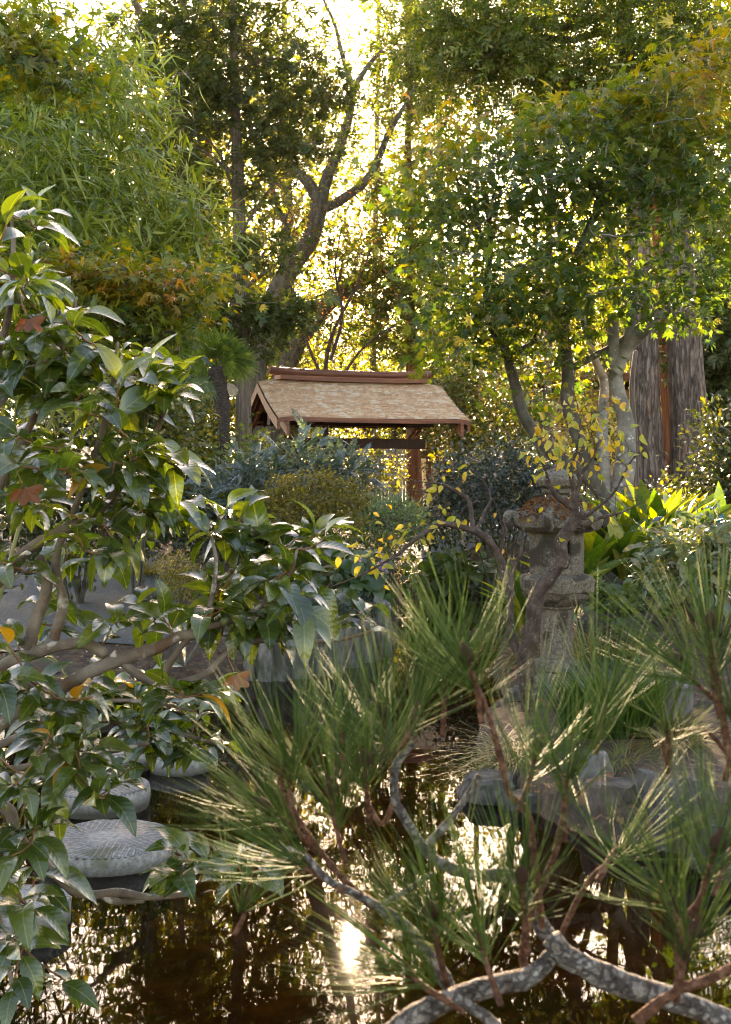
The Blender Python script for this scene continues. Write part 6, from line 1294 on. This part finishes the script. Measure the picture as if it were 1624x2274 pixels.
bl = [(60, 520, 2.5, 70, 70, .2, 8), (30, 640, 2.5, 70, 70, .25, 12), (120, 700, 2.5, 80, 70, .25, 14), (60, 800, 2.5, 90, 70, .3, 16), (200, 770, 2.5, 80, 60, .25, 12), (300, 830, 2.5, 70, 60, .2, 10), (120, 900, 2.5, 110, 70, .3, 18), (250, 930, 2.45, 100, 60, .25, 16), (370, 900, 2.5, 60, 60, .2, 9), (60, 1020, 2.4, 90, 70, .3, 14), (190, 1060, 2.4, 110, 60, .3, 16), (330, 1050, 2.5, 80, 60, .2, 12), (50, 1150, 2.4, 80, 60, .3, 10), (250, 1160, 2.5, 110, 50, .3, 13), (360, 1150, 2.5, 60, 40, .2, 7), (150, 1270, 2.6, 120, 40, .3, 9), (280, 1250, 2.6, 80, 40, .3, 7),
      (540, 1160, 2.6, 50, 40, .12, 5), (480, 1210, 2.6, 70, 50, .15, 10), (600, 1240, 2.6, 90, 50, .15, 13), (690, 1230, 2.6, 50, 40, .1, 7), (520, 1310, 2.6, 110, 50, .2, 15), (640, 1330, 2.6, 90, 50, .2, 13), (440, 1380, 2.6, 90, 50, .25, 12), (540, 1410, 2.5, 80, 44, .2, 9), (670, 1395, 2.5, 60, 28, .15, 5), (820, 1390, 2.6, 44, 20, .06, 3), (340, 1400, 2.7, 80, 50, .3, 10), (60, 1400, 2.5, 70, 70, .3, 8), (40, 1530, 2.4, 80, 60, .3, 10), (180, 1560, 2.5, 90, 50, .3, 9), (420, 1560, 2.4, 60, 40, .2, 5), (90, 1650, 2.35, 90, 60, .25, 12), (210, 1700, 2.4, 80, 50, .2, 8), (60, 1790, 2.3, 80, 60, .2, 9), (210, 1770, 2.35, 60, 40, .15, 5), (40, 1900, 2.3, 70, 60, .2, 8), (60, 2030, 2.3, 60, 60, .2, 7), (50, 2150, 2.25, 60, 60, .2, 7), (110, 2230, 2.2, 60, 30, .15, 4), (410, 1930, 2.3, 50, 40, .12, 7), (560, 1950, 2.3, 60, 40, .1, 6), (480, 1990, 2.3, 50, 40, .1, 4)]
camellia('big glossy-leaved camellia close to the camera, filling the picture edge and hanging over the water', bo, bl, 71, 2.5, .080, 9, (-1.72, 2.7, H(-1.72, 2.7)), 'camellia bushes', 26, 6)
bo2 = [([(-20, 1660), (120, 1610), (240, 1600), (360, 1620), (440, 1640), (500, 1660)], .012, .004), ([(100, 1612), (230, 1560), (340, 1560), (430, 1580)], .009, .003)]
bl2 = [(250, 1600, 3.6, 110, 40, .2, 22), (380, 1620, 3.6, 90, 50, .2, 24), (450, 1690, 3.6, 50, 40, .15, 10), (330, 1680, 3.6, 80, 40, .2, 16), (140, 1620, 3.6, 80, 50, .2, 14), (480, 1560, 3.6, 50, 30, .15, 8), (300, 1530, 3.7, 100, 30, .2, 12)]
camellia('smaller camellia with thin dark leaves drooping over the stepping stones behind the big one', bo2, bl2, 72, 3.6, .078, 6, (-2.05, 3.8, H(-2.05, 3.8)), 'camellia bushes', 4, 3)
# withered oak-like leaf caught in the camellia
def dead_leaf(name, label, px, py, Y, s, seed):
    rg = np.random.default_rng(seed); v = []; an = np.linspace(-1.9, 1.9, 23); r = .30 + .28 * np.cos(an * .5) + .34 * np.abs(np.sin(an * 3.3)) ** 1.5; x = np.sin(an) * r; y = .35 + np.cos(an) * r
    z = .28 * np.sin(x * 5) + .22 * np.cos(y * 6); v = np.vstack([[(0, .25, .0)], np.stack([x, y, z], -1)]); a = Acc(); a.add(v, [(0, i + 1, i) for i in range(1, 23)])
    T = thing(name, label, 'leaf', P(px, py, Y), 0, 'withered leaves caught in the camellia'); q = a.mesh('blade', M['dry']); place(q, 'blade', T, (0, 0, 0), unit(np.array((.4, -.2, -.8))), unit(np.array((.2, -1, .4))), s)
    a = Acc(); tubes(a, np.array([(0, 0, 0), (-.01, .005, .02), (-.012, 0, .045)]), np.array([.0012, .001, .001]), 5); a.build('leaf_stalk', M['twig_red'], T)
dead_leaf('withered_leaf', 'rust-brown withered lobed leaf caught on the camellia, the one at the picture edge', 50, 1075, 2.15, .036, 1)
dead_leaf('withered_leaf', 'dark red-brown curled leaf high in the camellia below its top shoot', 60, 700, 2.2, .032, 2)
dead_leaf('withered_leaf', 'orange-brown withered leaf hanging below the palisade end of the camellia', 520, 1490, 2.3, .032, 3)

# ---------------------------------------------------------------- pine in front, out of focus
def pine():
    rg = np.random.default_rng(81); root = np.array((1.35, 1.0, H(1.35, 1.0)))
    T = thing('pine', 'pine boughs with long green needles close to the camera, blurred, over the dark water', 'pine tree', root)
    BR = [([(1900, 2360), (1760, 2320), (1612, 2265), (1480, 2215), (1362, 2177), (1262, 2127), (1225, 2085)], 1.05, .0135, .0095, 'bark_pine'), ([(1240, 2110), (1180, 2165), (1100, 2185), (1010, 2215), (900, 2270), (830, 2330)], 1.05, .0085, .011, 'bark_pine'),
          ([(1235, 2100), (1205, 2060), (1160, 1975), (1132, 1947), (1052, 1942), (977, 1917), (937, 1877), (900, 1820), (877, 1772), (880, 1700), (915, 1650)], 1.15, .0088, .0035, 'bark_pine'), ([(945, 1880), (1000, 1820), (1050, 1750), (1064, 1722)], 1.16, .0045, .0032, 'bark_pine'), ([(1000, 2200), (982, 2162), (940, 2100), (902, 2057), (842, 2012), (790, 1985), (730, 1955), (680, 1900)], 1.1, .0065, .003, 'bark_pine'),
          ([(1412, 2270), (1460, 2230), (1507, 2187), (1512, 2062), (1552, 2002), (1572, 1952)], .98, .0065, .0035, 'pine_shoot'), ([(1500, 2197), (1560, 2180), (1624, 2150), (1700, 2100)], .98, .006, .005, 'pine_shoot'), ([(1170, 2180), (1162, 2110), (1182, 2022), (1227, 1912), (1252, 1812), (1258, 1740)], 1.08, .0048, .003, 'pine_shoot'), ([(1205, 2060), (1190, 1940), (1172, 1807), (1132, 1762), (1112, 1682), (1077, 1562), (1052, 1512), (1040, 1460)], 1.12, .0045, .003, 'pine_shoot'),
          ([(1720, 1900), (1660, 1780), (1622, 1680), (1600, 1560), (1592, 1487), (1585, 1420)], 1.15, .006, .003, 'pine_shoot'), ([(1240, 2090), (1277, 2010), (1312, 1952), (1345, 1920)], 1.1, .0035, .0028, 'pine_shoot'), ([(880, 1772), (850, 1830), (820, 1790), (815, 1760)], 1.15, .0035, .0028, 'pine_shoot'), ([(842, 2012), (770, 1960), (690, 1860), (650, 1790), (640, 1720)], 1.12, .0038, .0028, 'pine_shoot'), ([(1010, 2215), (1080, 2260), (1160, 2330)], 1.0, .005, .004, 'bark_pine'),
          ([(842, 2012), (900, 1980), (960, 1940)], 1.1, .003, .002, 'bark_pine'), ([(1622, 1680), (1560, 1620), (1480, 1640), (1478, 1690)], 1.18, .003, .0025, 'pine_shoot')]
    for pts, Y, r0, r1, mt in BR:
        a = Acc(); limb(a, px_path(pts, Y), r0 * (.72 if mt == 'pine_shoot' else .85), r1 * (.72 if mt == 'pine_shoot' else .85), n=22 * len(pts), sides=26, rough=.22, seed=int(pts[-1][0])); 
        for v in a.v: v -= root
        a.build('branch', M[mt], T)
    SH = [((1062, 1570), (1040, 1475), 1.12, 1.1), ((900, 1660), (930, 1560), 1.15, 1.1), ((880, 1740), (850, 1600), 1.16, 1.0), ((985, 1600), (990, 1500), 1.2, 1.1), ((820, 1800), (812, 1700), 1.15, 1.0), ((660, 1800), (640, 1680), 1.12, 1.1), ((690, 1880), (600, 1800), 1.13, 1.0), ((735, 1960), (640, 1900), 1.1, 1.0), ((760, 1880), (740, 1770), 1.14, 1.), ((1255, 1830), (1258, 1720), 1.08, 1.0), ((1160, 1770), (1190, 1670), 1.12, .95), ((1345, 1935), (1385, 1885), 1.1, .9), ((1560, 2000), (1590, 1890), .98, 1.1), ((1520, 2060), (1470, 1960), 1.0, 1.0), ((1595, 1560), (1580, 1400), 1.15, 1.2), ((1618, 1700), (1650, 1570), 1.15, 1.1), ((1600, 1560), (1520, 1480), 1.16, 1.0), ((1480, 1690), (1478, 1600), 1.18, .9),
          ((1170, 2090), (1160, 1960), 1.06, 1.0), ((1100, 2190), (1060, 2060), 1.02, 1.0), ((990, 2170), (960, 2040), 1.08, 1.0), ((1000, 2220), (900, 2140), 1.03, 1.0), ((1510, 2190), (1540, 2080), .98, 1.0), ((1330, 1640), (1350, 1540), 1.2, .9), ((530, 2045), (540, 2010), 1.25, .7), ((770, 1730), (760, 1620), 1.18, .9), ((1600, 1950), (1640, 1850), 1.05, .9)]
    nd = tmpl([(-.0038, 0, 0), (.0038, 0, 0), (0, 0, .004), (-.0036, .5, -.03), (.0036, .5, -.03), (0, .5, -.026), (0, 1, -.14)], [(0, 1, 4), (0, 4, 3), (1, 2, 5), (1, 5, 4), (2, 0, 3), (2, 3, 5), (3, 4, 6), (4, 5, 6), (5, 3, 6)])
    bud = Acc(); lathe(bud, [(.10, 0), (.32, .2), (.30, .5), (.15, .85), (.02, 1.05)], 9); weather(bud, .05, 6, 2); bud = bud.mesh('bud', M['pine_shoot'])
    for q, (b0, t0, Y, s) in enumerate(SH):
        p0 = P(*b0, Y) - root; p1 = P(*t0, Y - .03 + .06 * rg.random()) - root; ax = unit(p1 - p0); L_ = np.linalg.norm(p1 - p0)
        a = Acc(); tubes(a, catmull([p0 - ax * .015, (p0 + p1) / 2 + rg.normal(0, .003, 3), p1], 8), np.linspace(.0029, .0019, 8), 7, .2, q); a.build('shoot', M['pine_shoot'], T)
        n = int(42 * s); t = .30 + .70 * rg.random(n) ** .8; x = unit(np.cross(ax, (.3, .2, 1.))); y = np.cross(ax, x); an = rg.random(n) * 2 * pi; rad = np.cos(an)[:, None] * x + np.sin(an)[:, None] * y
        op = (1.30 - .70 * t + .26 * rg.normal(size=n))[:, None]; d = unit(ax + rad * op); pos = p0 + ax * (L_ * t)[:, None] + rad * .003
        c = Acc(); scatter(c, nd, np.vstack([pos, pos + .0006]), np.vstack([d, unit(d + rg.normal(0, .035, d.shape))]), np.vstack([rad, rad]), np.tile((.110 * (.5 + .5 * s)) * (1 + .14 * rg.normal(size=n)), 2).clip(.05)); c.build('needle_tuft', M['needle'], T, kind='stuff')
        if q % 2 == 0: place(bud, 'bud', T, p1, x, ax, .020)
pine()
